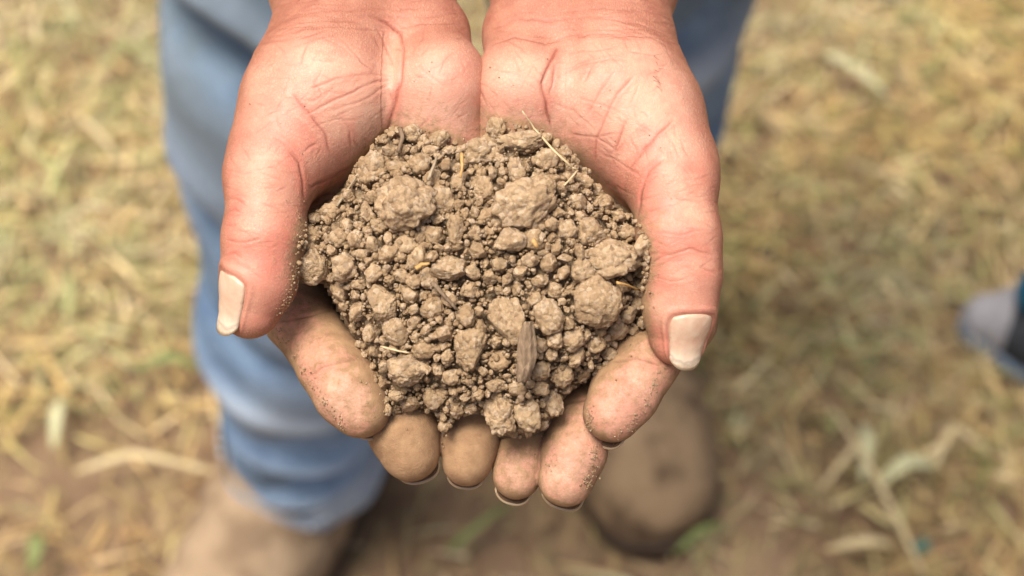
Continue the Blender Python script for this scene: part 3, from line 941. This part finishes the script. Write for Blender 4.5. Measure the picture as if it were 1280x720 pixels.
for li in (1, 2):
    cx, cy, _, r0 = LEG[li][0]
    v, f, st, sf = [], [], [], []
    NS = 56
    prof = [(.0045, .040), (.0062, .022), (.0062, .004), (.0040, -.004), (-.002, -.004), (-.004, .004), (-.004, .03)]
    for k in range(NS):
        a = 2 * math.pi * k / NS
        rr = r0 * (1 + .04 * math.sin(3 * a + li) + .025 * math.sin(7 * a)) + .0015
        for dr, dzz in prof:
            xx, yy = cx + (rr + dr) * math.cos(a), cy + (rr + dr) * math.sin(a)
            v.append((xx, yy, float(hem_z(np.array(xx), np.array(yy))) + dzz + .004 * math.sin(5 * a)))
    m = len(prof)
    for k in range(NS):
        for j in range(m - 1):
            f.append((k * m + j, k * m + j + 1, ((k + 1) % NS) * m + j + 1, ((k + 1) % NS) * m + j))
    hem = put('hem', v, f, M_hem, jeans)
    for k in range(NS):
        a0, a1 = 2 * math.pi * (k + .1) / NS, 2 * math.pi * (k + .62) / NS
        pts = []
        for a in (a0, a1):
            rr = r0 * (1 + .04 * math.sin(3 * a + li) + .025 * math.sin(7 * a)) + .0085
            xx, yy = cx + rr * math.cos(a), cy + rr * math.sin(a)
            pts.append(np.array((xx, yy, float(hem_z(np.array(xx), np.array(yy))) + .021 + .004 * math.sin(5 * a))))
        tv, tf = tube(pts, [.0012, .0012], 5)
        sf += [tuple(i + len(st) for i in q) for q in tf]; st += tv
    o = put('stitching', st, sf, M_thread, jeans)

# boots ------------------------------------------------------------
def boot(ankle, toe, mat, label):
    a, t = np.array(ankle), np.array(toe)
    dr = (t - a) / np.linalg.norm(t - a); L = np.linalg.norm(t - a)
    sdv = np.array([dr[1], -dr[0]])
    def w(p): return np.stack([a[0] + p[:, 1] * dr[0] + p[:, 0] * sdv[0], a[1] + p[:, 1] * dr[1] + p[:, 0] * sdv[1], p[:, 2]], 1)
    T = L - .048
    up = [Cone((0, -.055, .05), (0, -.05, .09), .043, .045), Cone((0, -.05, .045), (0, .06, .045), .042, .044), Cone((0, .06, .045), (.004, T - .02, .038), .046, .053),
          Cone((.004, T - .02, .04), (.003, T, .036), .053, .048), Cone((0, -.01, .12), (0, .025, .075), .045, .044), Cone((0, .03, .07), (0, T - .05, .05), .046, .044),
          Cone((0, -.012, .24), (0, -.012, .10), .045, .044)]
    g = GridB((-.09, -.13, -.03), (.09, L + .05, .26), .004)
    F = union(g, up, .03)
    Z = g.ax[2][None, None, :]
    F = np.maximum(np.maximum(F, .018 - Z), Z - .235)
    v, f = surface_nets(F, g.lo, .004)
    v, f = subdivide(v, f, 1)
    nr = normals(v, f)
    d = vnoise(v * 22) * .003 + vnoise(v * 60) * .001
    d += -.0035 * np.exp(-((v[:, 1] - (T - .055) - .03 * np.sin(v[:, 0] * 30)) / .005)**2) * sstep(.2, .8, nr[:, 2]) - .003 * np.exp(-((v[:, 1] - (T - .075)) / .004)**2) * sstep(.2, .8, nr[:, 2])
    v = v + nr * d[:, None]
    b = put('boot', w(v), f, mat, person)
    b['label'] = label
    fl = [Cone((0, -.05, .012), (0, .05, .012), .047, .046), Cone((0, .05, .012), (.004, T - .02, .012), .046, .058), Cone((.004, T - .02, .012), (.003, T + .002, .012), .058, .052)]
    g = GridB((-.09, -.13, -.02), (.09, L + .05, .05), .003)
    X, Y, Z = g.ax[0][:, None, None], g.ax[1][None, :, None], g.ax[2][None, None, :]
    F = np.full(tuple(g.n), 9.0, np.float32)
    for c in fl: F = np.minimum(F, c.d(X, Y, .012 + 0 * Z))
    F = np.maximum(F, np.abs(Z - .012) - .0125)
    v, f = surface_nets(F, g.lo, .003)
    put('sole', w(v), f, M_sole, b)
    # welt ring between sole and upper
    return b
boot((-.167, .445), (-.282, .185), M_boot1, 'tan suede boot stepping forward')
boot((.082, .635), (.122, .405), M_boot2, 'dark stained brown boot set further back')

# shirt (above the frame; it shades the legs as the wearer's body does)
sp_ = [Cone((-.10, .62, 1.05), (-.14, .60, 1.42), .13, .12, (1, .8, 1)), Cone((.10, .62, 1.05), (.14, .60, 1.42), .13, .12, (1, .8, 1)), Cone((-.17, .60, 1.42), (.17, .60, 1.42), .075, .075)]
for s_, k_ in ((-1, 'a'), (1, 'b')):
    e = to_world(np.array(EL[k_]))
    sh_ = np.array([s_ * .20, .59, 1.41])
    w_ = to_world(np.array([-42.0 if k_ == 'a' else 44.0, 83, -45]) * .66 + np.array(EL[k_]) * .34)
    sp_ += [Cone(sh_, e, .068, .056), Cone(e, w_, .052, .043)]
g = GridB((-.42, .12, .82), (.42, .82, 1.54), .009)
F = union(g, sp_, .03)
v, f = surface_nets(F, g.lo, .009)
v = v + normals(v, f) * (vnoise(v * 14) * .006)[:, None]
put('shirt', v, f, M_shirt, person)

# ------------------------------------------------------------------ a shoe at the right edge
shoe = empty('shoe', on_ground(1316, 446, 0))
tag(shoe, 'black shoe with pale grey toe cap and teal sock at the edge of the straw', 'shoe')
so_ = np.array(shoe.location)
M_mesh = mat_plain('grey_toe_fabric', (.26, .25, .265), (.35, .34, .355), 160, .85, .0006)
M_dark = mat_plain('black_padding', (.018, .02, .024), (.045, .048, .055), 120, .9, .0005)
M_tealk = mat_plain('teal_knit', (.008, .065, .115), (.014, .10, .165), 260, .9, .0006)
M_blues = mat_plain('blue_grey_sole', (.11, .15, .21), (.17, .22, .29), 90, .7, .0006)
sd1 = np.array([-.93, .36]); sd1 /= np.linalg.norm(sd1); sd2 = np.array([sd1[1], -sd1[0]])
def shoe_part(name, prims, k, mat, zlo, zhi, xlo=-9, xhi=9, hsz=.003, disp=.0012):
    g = GridB(np.min([p.lo for p in prims], 0) - .02, np.max([p.hi for p in prims], 0) + .02, hsz)
    F = union(g, prims, k)
    X, Z = g.ax[0][:, None, None], g.ax[2][None, None, :]
    F = np.maximum(np.maximum(F, zlo - Z), Z - zhi)
    F = np.maximum(np.maximum(F, xlo - X), X - xhi)
    v, f = surface_nets(F, g.lo, hsz)
    v = v + normals(v, f) * (vnoise(v * 40) * disp)[:, None]
    wv = np.stack([so_[0] + v[:, 0] * sd1[0] + v[:, 1] * sd2[0], so_[1] + v[:, 0] * sd1[1] + v[:, 1] * sd2[1], v[:, 2]], 1)
    return put(name, wv, f, mat, shoe)
up_ = [Cone((-.17, 0, .045), (-.08, 0, .045), .036, .036), Cone((-.08, 0, .045), (.015, 0, .036), .037, .037), Cone((.015, 0, .036), (.062, 0, .026), .037, .020), Cone((-.10, 0, .065), (-.03, 0, .05), .032, .032)]
shoe_part('upper', up_, .02, M_dark, .020, .12, xhi=.048)
shoe_part('toe_cap', [Cone(c.a, c.b, c.ra + .0015, c.rb + .0015) for c in up_], .02, M_mesh, .0195, .12, xlo=.044)
shoe_part('sole', [Cone((-.17, 0, .012), (.02, 0, .012), .040, .040), Cone((.02, 0, .012), (.060, 0, .014), .040, .026)], .01, M_blues, .002, .023)
shoe_part('tongue', [Cone((.030, 0, .080), (-.05, 0, .12), .021, .030)], .01, M_tealk, .05, .16)
shoe_part('sock', [Cone((-.075, .0, .085), (-.10, 0, .26), .036, .042)], .01, M_tealk, .085, .26)
for lx in (-.012, -.027, -.042, -.057):
    tv, tf = tube([np.array([so_[0] + lx * sd1[0] + q * sd2[0], so_[1] + lx * sd1[1] + q * sd2[1], .083 - (lx + .06) * .36 - abs(q) * .35 + .003]) for q in (-.024, -.012, 0, .012, .024)], [.003] * 5, 6)
    put('lace', tv, tf, M_mesh, shoe)

# ------------------------------------------------------------------ the soil in the hands
def hand_z(px, py):
    """height of the skin under a point of the heap (mm)"""
    p = loc(px, py, 0.0)
    h = hand_bvh.ray_cast(Vector((p[0], p[1], 45)), Vector((0, 0, -1)))
    return h[0].z if h[0] is not None else -60.0

def mound(P):
    d = np.clip(poly_dist(P, SOIL), 0, None)
    z = -6.5 + 16.5 * (1 - np.exp(-d / 50.0))
    v3 = np.stack([P[:, 0] / 60, P[:, 1] / 60, np.zeros(len(P))], 1)
    return z + vnoise(v3) * 2.2 * sstep(0, 40, d)

# the loose fill below the clods
gxs = np.arange(360, 826, 5.0); gys = np.arange(140, 566, 5.0)
A, Bq = np.meshgrid(gxs, gys, indexing='ij')
PP = np.stack([A.ravel(), Bq.ravel()], 1)
pd = poly_dist(PP, SOIL)
mz = mound(PP) - 4.2
mz = np.where(pd < 4, -14 + pd * .8, mz)
v3 = np.stack([PP[:, 0] / 9, PP[:, 1] / 9, PP[:, 0] * 0], 1)
mz += vnoise(v3) * 1.3
TV = np.array([loc(a, b, z_) for (a, b), z_ in zip(PP, mz)])
n2 = len(gys)
ok = (pd > -6).reshape(A.shape)
fc = []
for i in range(len(gxs) - 1):
    for j in range(n2 - 1):
        if ok[i, j] and ok[i + 1, j] and ok[i, j + 1] and ok[i + 1, j + 1]:
            fc.append((i * n2 + j, i * n2 + j + 1, (i + 1) * n2 + j + 1, (i + 1) * n2 + j))
used = sorted({q for t_ in fc for q in t_}); remap = {q: i for i, q in enumerate(used)}
fc = [tuple(remap[q] for q in t_) for t_ in fc]
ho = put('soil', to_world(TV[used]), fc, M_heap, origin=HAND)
tag(ho, 'loose dry brown soil filling the cupped hands beneath the clods', 'soil', kind='stuff')

def clod_mesh(name, seed, sub, kind):
    r = random.Random(seed)
    bm = bmesh.new()
    bmesh.ops.create_icosphere(bm, subdivisions=sub, radius=1)
    o = Vector((r.uniform(0, 99), r.uniform(0, 99), r.uniform(0, 99)))
    planes = []
    for _ in range({'angular': 11, 'crumb': 6, 'round': 7}[kind]):
        n_ = Vector((r.gauss(0, 1), r.gauss(0, 1), r.gauss(0, 1))).normalized()
        planes.append((n_, r.uniform(.52, .86) if kind == 'angular' else r.uniform(.74, .95)))
    for q in bm.verts:
        d = q.co.normalized()
        rr = 1.0 + .22 * noise.noise(d * 1.3 + o)
        for n_, h_ in planes:
            c = d.dot(n_)
            if c > .05: rr = min(rr, h_ / c)
        if kind == 'crumb':
            w = noise.voronoi(d * 1.9 + o)[0]
            rr += .34 * (.55 - w[0])
            w = noise.voronoi(d * 4.2 + o)[0]
            rr += .13 * (.5 - w[0])
        else:
            w = noise.voronoi(d * 3.4 + o)[0]
            rr += .07 * (.5 - w[0])
        rr += .085 * noise.fractal(d * 4 + o, .8, 2.1, 4) + (.05 if kind != 'round' else .035) * noise.fractal(d * 11 + o, .6, 2.1, 2)
        for n_, h_ in planes:
            c = d.dot(n_)
            if c > .05 and rr > h_ * 1.04 / c: rr = h_ * 1.04 / c + (rr - h_ * 1.04 / c) * .3
        q.co = d * max(rr, .35)
    me = bpy.data.meshes.new(name); bm.to_mesh(me); bm.free()
    me.polygons.foreach_set('use_smooth', np.ones(len(me.polygons), bool))
    me.materials.append(M_clod)
    return me

GROUP = 'clods of dry soil heaped in the cupped hands'
Rot = Matrix(((XA[0], YA[0], ZA[0]), (XA[1], YA[1], ZA[1]), (XA[2], YA[2], ZA[2])))
placed = []       # px, py, r_px
def clod(px, py, w, h, me, label, ang=0.0, dz=0.0, depth=.8, name='soil_clod', flip=None):
    rpx = (w + h) / 4
    zc = float(mound(np.array([[px, py]]))[0])
    hz = hand_z(px, py)
    rmm = rad(rpx, zc)
    z = max(zc - .25 * rmm, hz + .45 * rmm) + dz
    o = bpy.data.objects.new(name, me); COL.objects.link(o)
    o.location = Vector(to_world(loc(px, py, z)))
    m = Rot @ Matrix.Rotation(ang, 3, 'Z')
    if flip is not None: m = m @ flip
    sx, sy, sz = rad(w / 2, z) * .001, rad(h / 2, z) * .001, rmm * depth * .001
    # size along the frame axes, shape turned freely inside
    o.rotation_mode = 'QUATERNION'
    o.rotation_quaternion = m.to_quaternion()
    o.scale = (sx, sy, sz)
    tag(o, label, 'soil clod', GROUP)
    placed.append((px, py, rpx))
    return o

BIG = [  # px, py, w, h, kind, turn, lift, label
 (508, 253, 78, 66, 'crumb', .2, 3.0, 'largest rounded clod, rough topped, at upper left of the soil heap'),
 (655, 258, 92, 66, 'crumb', .5, 2.0, 'wide knobbly clod of stuck crumbs at upper middle of the heap'),
 (745, 377, 66, 66, 'round', .0, 2.5, 'big round smooth-faced clod near the index finger on the right'),
 (392, 330, 43, 50, 'round', .1, 1.5, 'smooth egg-shaped clod resting against the left thumb'),
 (633, 396, 50, 72, 'angular', .25, 2.0, 'tall angular clod at the centre right, above the bark chip'),
 (589, 437, 46, 62, 'angular', -.2, 2.0, 'wedge-shaped pale clod left of the bark chip'),
 (478, 378, 46, 48, 'angular', .1, 2.0, 'squarish flat-faced clod at left, above the index fingertip'),
 (637, 302, 48, 36, 'angular', .1, 2.5, 'flat pale chip-like clod just right of the heap centre'),
 (563, 333, 54, 36, 'angular', .0, 2.5, 'flat lying clod with a straw on it, left of the heap centre'),
 (600, 191, 48, 40, 'crumb', .3, 1.0, 'knobbly clod between the two palms at the top edge of the heap'),
 (468, 212, 42, 50, 'crumb', -.4, .8, 'rough clod against the ball of the left thumb, top left of heap'),
 (650, 177, 62, 28, 'crumb', .05, .8, 'long low clod at the top edge under the bent straw'),
 (681, 201, 40, 32, 'angular', .3, 1.0, 'flat-topped clod under the bent straw'),
 (627, 516, 42, 56, 'crumb', .1, 1.5, 'large clod at the bottom edge above the gap between the hands'),
 (661, 518, 32, 46, 'crumb', .2, 1.2, 'narrow clod at the bottom edge touching the ring finger on the right'),
 (685, 396, 36, 50, 'round', .4, 1.2, 'smooth egg-like clod left of the big round one'),
 (570, 286, 29, 46, 'angular', .1, 1.6, 'pointed shard-like clod below the largest clod'),
 (495, 413, 33, 40, 'round', .4, 1.6, 'smooth darker brown pebble-like clod near the left index finger'),
 (509, 461, 54, 40, 'crumb', .1, 1.4, 'crumbly clod above the middle fingertip on the left'),
 (541, 495, 36, 42, 'angular', .6, .8, 'brown angular clod low in the heap above the ring finger'),
 (760, 326, 76, 52, 'crumb', .25, 1.5, 'wide crumbly clod beside the thumb on the right'),
 (741, 292, 42, 46, 'angular', .5, 1.0, 'sloping clod at the right below the thumb web'),
 (600, 240, 44, 46, 'angular', .7, -1.2, 'dark hollow-sided clod between the two largest knobbly ones'),
 (625, 449, 36, 30, 'angular', .0, -.5, 'flat dark shard beside the bark chip'),
 (431, 331, 38, 38, 'crumb', .3, 1.0, 'rough clod right of the egg-shaped one by the left thumb'),
 (389, 295, 30, 30, 'crumb', .2, .6, 'small rough clod tucked under the left thumb'),
 (413, 266, 32, 26, 'crumb', .2, .2, 'crumbly clod in the hollow of the left palm'),
 (727, 338, 30, 30, 'crumb', .2, .8, 'loose clod below the wide crumbly one on the right'),
 (702, 468, 28, 30, 'crumb', .0, .8, 'clod above the middle finger on the right'),
 (668, 300, 30, 30, 'crumb', .4, .8, 'clod right of the flat pale chip'),
 (716, 425, 30, 28, 'crumb', .4, .8, 'clod below the big round clod'),
 (690, 505, 28, 32, 'crumb', .3, .8, 'clod wedged beside the middle finger at lower right'),
 (540, 385, 30, 30, 'crumb', .3, .6, 'clod at the left centre by a dark stick'),
 (587, 362, 30, 26, 'angular', .3, .8, 'small angular clod below the flat lying one'),
 (525, 205, 28, 30, 'crumb', .3, .8, 'clod above the largest rounded clod'),
 (553, 250, 28, 42, 'crumb', .1, .8, 'upright clod right of the largest rounded clod'),
 (786, 291, 26, 22, 'crumb', .1, .6, 'small clod pressed to the thumb crease on the right'),
 (645, 485, 28, 24, 'angular', .1, .8, 'small pale clod below the bark chip'),
 (565, 470, 28, 24, 'angular', .5, .8, 'small angular clod left of the wedge-shaped clod'),
 (745, 430, 26, 24, 'crumb', .5, .8, 'clod beside the index finger on the right'),
]
for i, (px, py, w, h, kd, an, dz_, lb) in enumerate(BIG):
    clod(px, py, w * 1.0, h * 1.0, clod_mesh('soil_clod', 100 + i, 5 if w + h > 85 else 4, kd), lb, an, dz_ - 1.0, .82)

LAND = {0: 'largest rounded clod', 1: 'wide knobbly clod', 2: 'big round clod', 3: 'smooth egg-shaped clod', 4: 'tall angular clod', 5: 'wedge-shaped pale clod', 6: 'squarish flat-faced clod', 7: 'flat pale chip-like clod', 8: 'flat lying clod', 9: 'knobbly clod between the palms', 10: 'rough clod at the left palm', 11: 'long low clod', 12: 'flat-topped clod under the straw', 13: 'large clod at the bottom edge', 14: 'narrow bottom-edge clod', 15: 'egg-like clod', 16: 'shard-like clod', 17: 'darker brown pebble-like clod', 18: 'crumbly clod above the middle fingertip', 19: 'brown angular clod', 20: 'wide crumbly clod', 21: 'sloping clod'}
SHARED = [clod_mesh('soil_clod', 300 + i, 4, ('angular', 'crumb', 'angular', 'angular', 'crumb')[i % 5]) for i in range(22)]
rr_ = np.random.default_rng(17)
cand = []
POLYD = {}
for rlo, rhi, tries in ((10.5, 14, 900), (8, 10.5, 2500), (5.6, 8, 7000), (4.4, 5.6, 7000)):
    T = np.stack([rr_.uniform(366, 814, tries), rr_.uniform(146, 560, tries), rr_.uniform(rlo, rhi, tries)], 1)
    T = T[poly_dist(T[:, :2], SOIL) > T[:, 2] * .55]
    A_ = np.array(placed)
    T = T[np.all(np.hypot(T[:, None, 0] - A_[None, :, 0], T[:, None, 1] - A_[None, :, 1]) > .86 * (A_[None, :, 2] + T[:, None, 2]), axis=1)]
    n0 = len(placed)
    for px, py, r_ in T:
        if len(placed) > n0:
            A_ = np.array(placed[n0:])
            if np.any(np.hypot(A_[:, 0] - px, A_[:, 1] - py) < .86 * (A_[:, 2] + r_)): continue
        placed.append((px, py, r_)); cand.append((px, py, r_))
cand.sort(key=lambda c: -c[2])
NIND = 255
ORD = ('nearest', 'second', 'third', 'fourth', 'fifth', 'sixth', 'seventh', 'eighth', 'ninth', 'tenth', 'eleventh', 'twelfth', 'thirteenth', 'fourteenth', 'fifteenth')
def landmark_labels(spots):
    L = np.array([[BIG[i][0], BIG[i][1], (BIG[i][2] + BIG[i][3]) / 4] for i in LAND])
    key = {}
    for i, (px, py, r_) in enumerate(spots):
        d = np.hypot(L[:, 0] - px, L[:, 1] - py) - L[:, 2]
        j = int(np.argmin(d)); dx, dy = px - L[j, 0], py - L[j, 1]
        a = ('above', 'to the right of', 'below', 'to the left of')[int(((math.degrees(math.atan2(dx, -dy)) + 45) % 360) // 90)]
        key.setdefault((j, a), []).append((d[j], i))
    out = {}
    for (j, a), q in key.items():
        for n_, (_, i) in enumerate(sorted(q)):
            out[i] = f'{ORD[min(n_, 14)]} small crumbly clod {a} the {list(LAND.values())[j]}'
    return out
def rot_rand(): return Matrix.Rotation(rr_.uniform(0, 6.28), 3, 'X') @ Matrix.Rotation(rr_.uniform(0, 6.28), 3, 'Y')
small = []
LBL = landmark_labels(cand[:NIND])
for i, (px, py, r_) in enumerate(cand):
    if i < NIND:
        e = rr_.uniform(.8, 1.25)
        o = clod(px, py, 2.15 * r_ * e, 2.15 * r_ / e, SHARED[rr_.integers(0, len(SHARED))], LBL[i], rr_.uniform(0, 6.28), rr_.normal(-.3, .7), rr_.uniform(.7, 1.0), flip=rot_rand())
        placed.pop()
    else:
        small.append((px, py, r_))

# the crumbs too small or too many to pick out: one mesh
crs = []
for i in range(14):
    me = clod_mesh('crumb', 500 + i, 2, 'crumb' if i % 2 else 'angular')
    cv = np.empty(len(me.vertices) * 3, np.float32); me.vertices.foreach_get('co', cv)
    cf = np.empty(len(me.loops), np.int32); me.loops.foreach_get('vertex_index', cf)
    crs.append((cv.reshape(-1, 3), cf.reshape(-1, 3))); bpy.data.meshes.remove(me)
fill = [(a, b, c, -.2) for a, b, c in small]
T = np.stack([rr_.uniform(366, 814, 9000), rr_.uniform(146, 562, 9000), 1.2 + 3.6 * rr_.random(9000)**1.7, rr_.uniform(-2.6, -.1, 9000)], 1)
fill += [tuple(q) for q in T[poly_dist(T[:, :2], SOIL) > T[:, 2] * .3]]
# grains strewn on the skin at the rim of the heap
T = np.stack([rr_.uniform(350, 830, 1600), rr_.uniform(150, 600, 1600), rr_.uniform(.6, 1.7, 1600)], 1)
d = -poly_dist(T[:, :2], SOIL)
T = T[(d > 0) & (d < 26) & (rr_.random(1600) < np.exp(-d / 8)) & ((T[:, 1] > 240) | (d < 5))]
fill += [(*q, None) for q in T]
for pts_ in ([(826, 462), (812, 500), (790, 532), (766, 548)], [(349, 412), (372, 452), (400, 495), (430, 535)], [(352, 392), (366, 362), (374, 330)], [(684, 590), (690, 545)], [(738, 540), (734, 500)], [(744, 558), (742, 588), (730, 612)]):
    for _ in range(130):
        k_ = rr_.integers(0, len(pts_) - 1); t_ = rr_.random()
        fill.append((pts_[k_][0] * (1 - t_) + pts_[k_ + 1][0] * t_ + rr_.normal(0, 3.4), pts_[k_][1] * (1 - t_) + pts_[k_ + 1][1] * t_ + rr_.normal(0, 3.4), rr_.uniform(.45, 1.7) * rr_.uniform(.4, 1), None))
for _ in range(90):
    fill.append((rr_.uniform(300, 880), rr_.uniform(60, 300), rr_.uniform(.4, .9), None))
MZ = mound(np.array([q[:2] for q in fill]))
V, Fc, off = [], [], 0
for (px, py, r_, dz_), zc in zip(fill, MZ):
    hz = hand_z(px, py)
    rmm = rad(r_, zc)
    if dz_ is None:
        if hz < -30: continue
        z = hz + .5 * rmm
    else: z = max(zc + dz_ - .2 * rmm, hz + .4 * rmm)
    cv, cf = crs[rr_.integers(0, len(crs))]
    q = Matrix.Rotation(rr_.uniform(0, 6.28), 3, Vector(rr_.normal(size=3)))
    sc = rmm * rr_.uniform(.8, 1.2, 3)
    V.append((cv @ np.array(q).T) * sc + loc(px, py, z)); Fc.append(cf + off); off += len(cv)
o = put('soil_crumbs', to_world(np.concatenate(V)), np.concatenate(Fc), M_crumb, origin=HAND)
tag(o, 'fine crumbs and grains of soil between the clods and on the fingers', 'soil crumbs', kind='stuff')

# straw, twigs and bark in the soil
def ztop(px, py, lift=3.2):
    return max(float(mound(np.array([[px, py]]))[0]) , hand_z(px, py)) + lift
def stick(name, pts, r, mat, label, cat, lift=3.2, flat=.7, kink=.25):
    ps = []
    for a, b in zip(pts[:-1], pts[1:]):
        for t in (0, .33, .66): ps.append((a[0] + (b[0] - a[0]) * t + random.gauss(0, kink), a[1] + (b[1] - a[1]) * t + random.gauss(0, kink), (a[2] if len(a) > 2 else lift) * (1 - t) + (b[2] if len(b) > 2 else lift) * t))
    ps.append((*pts[-1][:2], pts[-1][2] if len(pts[-1]) > 2 else lift))
    L = [to_world(loc(x, y, ztop(x, y, l_))) for x, y, l_ in ps]
    v, f = tube(L, [r * .001 * (1 - .45 * i / len(L)) for i in range(len(L))], 7, flat)
    return tag(put(name, v, f, mat, origin=L[0]), label, cat)
stick('straw', [(715, 209, 4), (690, 186, 4.5), (668, 160, 4), (653, 139, 5)], .42, M_straw, 'long pale straw lying across the top edge of the soil onto the palm', 'straw')
stick('straw', [(715, 209, 4), (722, 213, 3.5), (705, 232, 3.5)], .4, M_straw, 'short bent end of pale straw folded back over the clods', 'straw')
stick('straw', [(421, 258, 1.5), (434, 238, 1.8), (456, 205, 1.5)], .40, M_twig, 'thin straw along the soil edge in the left palm', 'straw')
stick('straw', [(577, 192, 5), (578, 206, 5), (576, 222, 4)], .50, M_orange, 'short upright amber straw near the top of the heap', 'straw')
stick('straw', [(771, 353, 4), (785, 357, 4), (800, 363, 3)], .55, M_orange, 'amber straw by the thumb on the right', 'straw')
stick('straw', [(519, 336, 5), (527, 331, 5), (537, 329, 5)], .75, M_orange, 'short amber chaff beside the flat lying clod', 'straw')
stick('straw', [(476, 433, 4), (492, 437, 4.2), (511, 441, 4)], .42, M_straw, 'pale straw piece above the left index fingertip', 'straw')
stick('straw', [(666, 300, 5), (672, 309, 5)], .9, M_orange, 'yellow chaff flake near the heap centre', 'straw')
stick('twig', [(540, 352, 3.2), (554, 368, 3.4), (571, 387, 3)], 0.8, M_bark, 'dark short stick lying among the clods left of centre', 'twig')
stick('twig', [(535, 225, 3.5), (541, 210, 4), (546, 195, 3)], 0.5, M_twig, 'thin grey twig standing above the largest rounded clod', 'twig')
stick('twig', [(500, 160, 3), (503, 172, 3.5), (497, 190, 3)], 0.75, M_bark, 'grey brown twig at the top left edge of the soil', 'twig')
# bark chip
n_ = 12; v, f = [], []
for i in range(n_):
    t = i / (n_ - 1)
    px, py = 652 + 11 * t + 2 * math.sin(5 * t), 478 - 76 * t
    w = (3 + 9.5 * math.sin(math.pi * min(1, .08 + t * .86))**.8)
    for j in range(9):
        u = j / 8 * 2 - 1
        zz = ztop(657, 440, 4.4) + 1.7 * (1 - u * u) + .55 * math.sin(j * 2.3 + i * .25) + 1.0 * t
        v.append(to_world(loc(px + u * w, py, zz)))
    for j in range(9):
        u = 1 - j / 8 * 2
        v.append(to_world(loc(px + u * w * .9, py, ztop(657, 440, 4.4) - 1.5 + 1.0 * t)))
for i in range(n_ - 1):
    for j in range(18):
        j2 = (j + 1) % 18
        f.append((i * 18 + j, i * 18 + j2, (i + 1) * 18 + j2, (i + 1) * 18 + j))
f.append(tuple(range(17, -1, -1))); f.append(tuple((n_ - 1) * 18 + j for j in range(18)))
tag(put('bark_chip', v, f, M_bark, origin=v[0]), 'grey brown splinter of bark standing in the lower heap', 'bark chip')
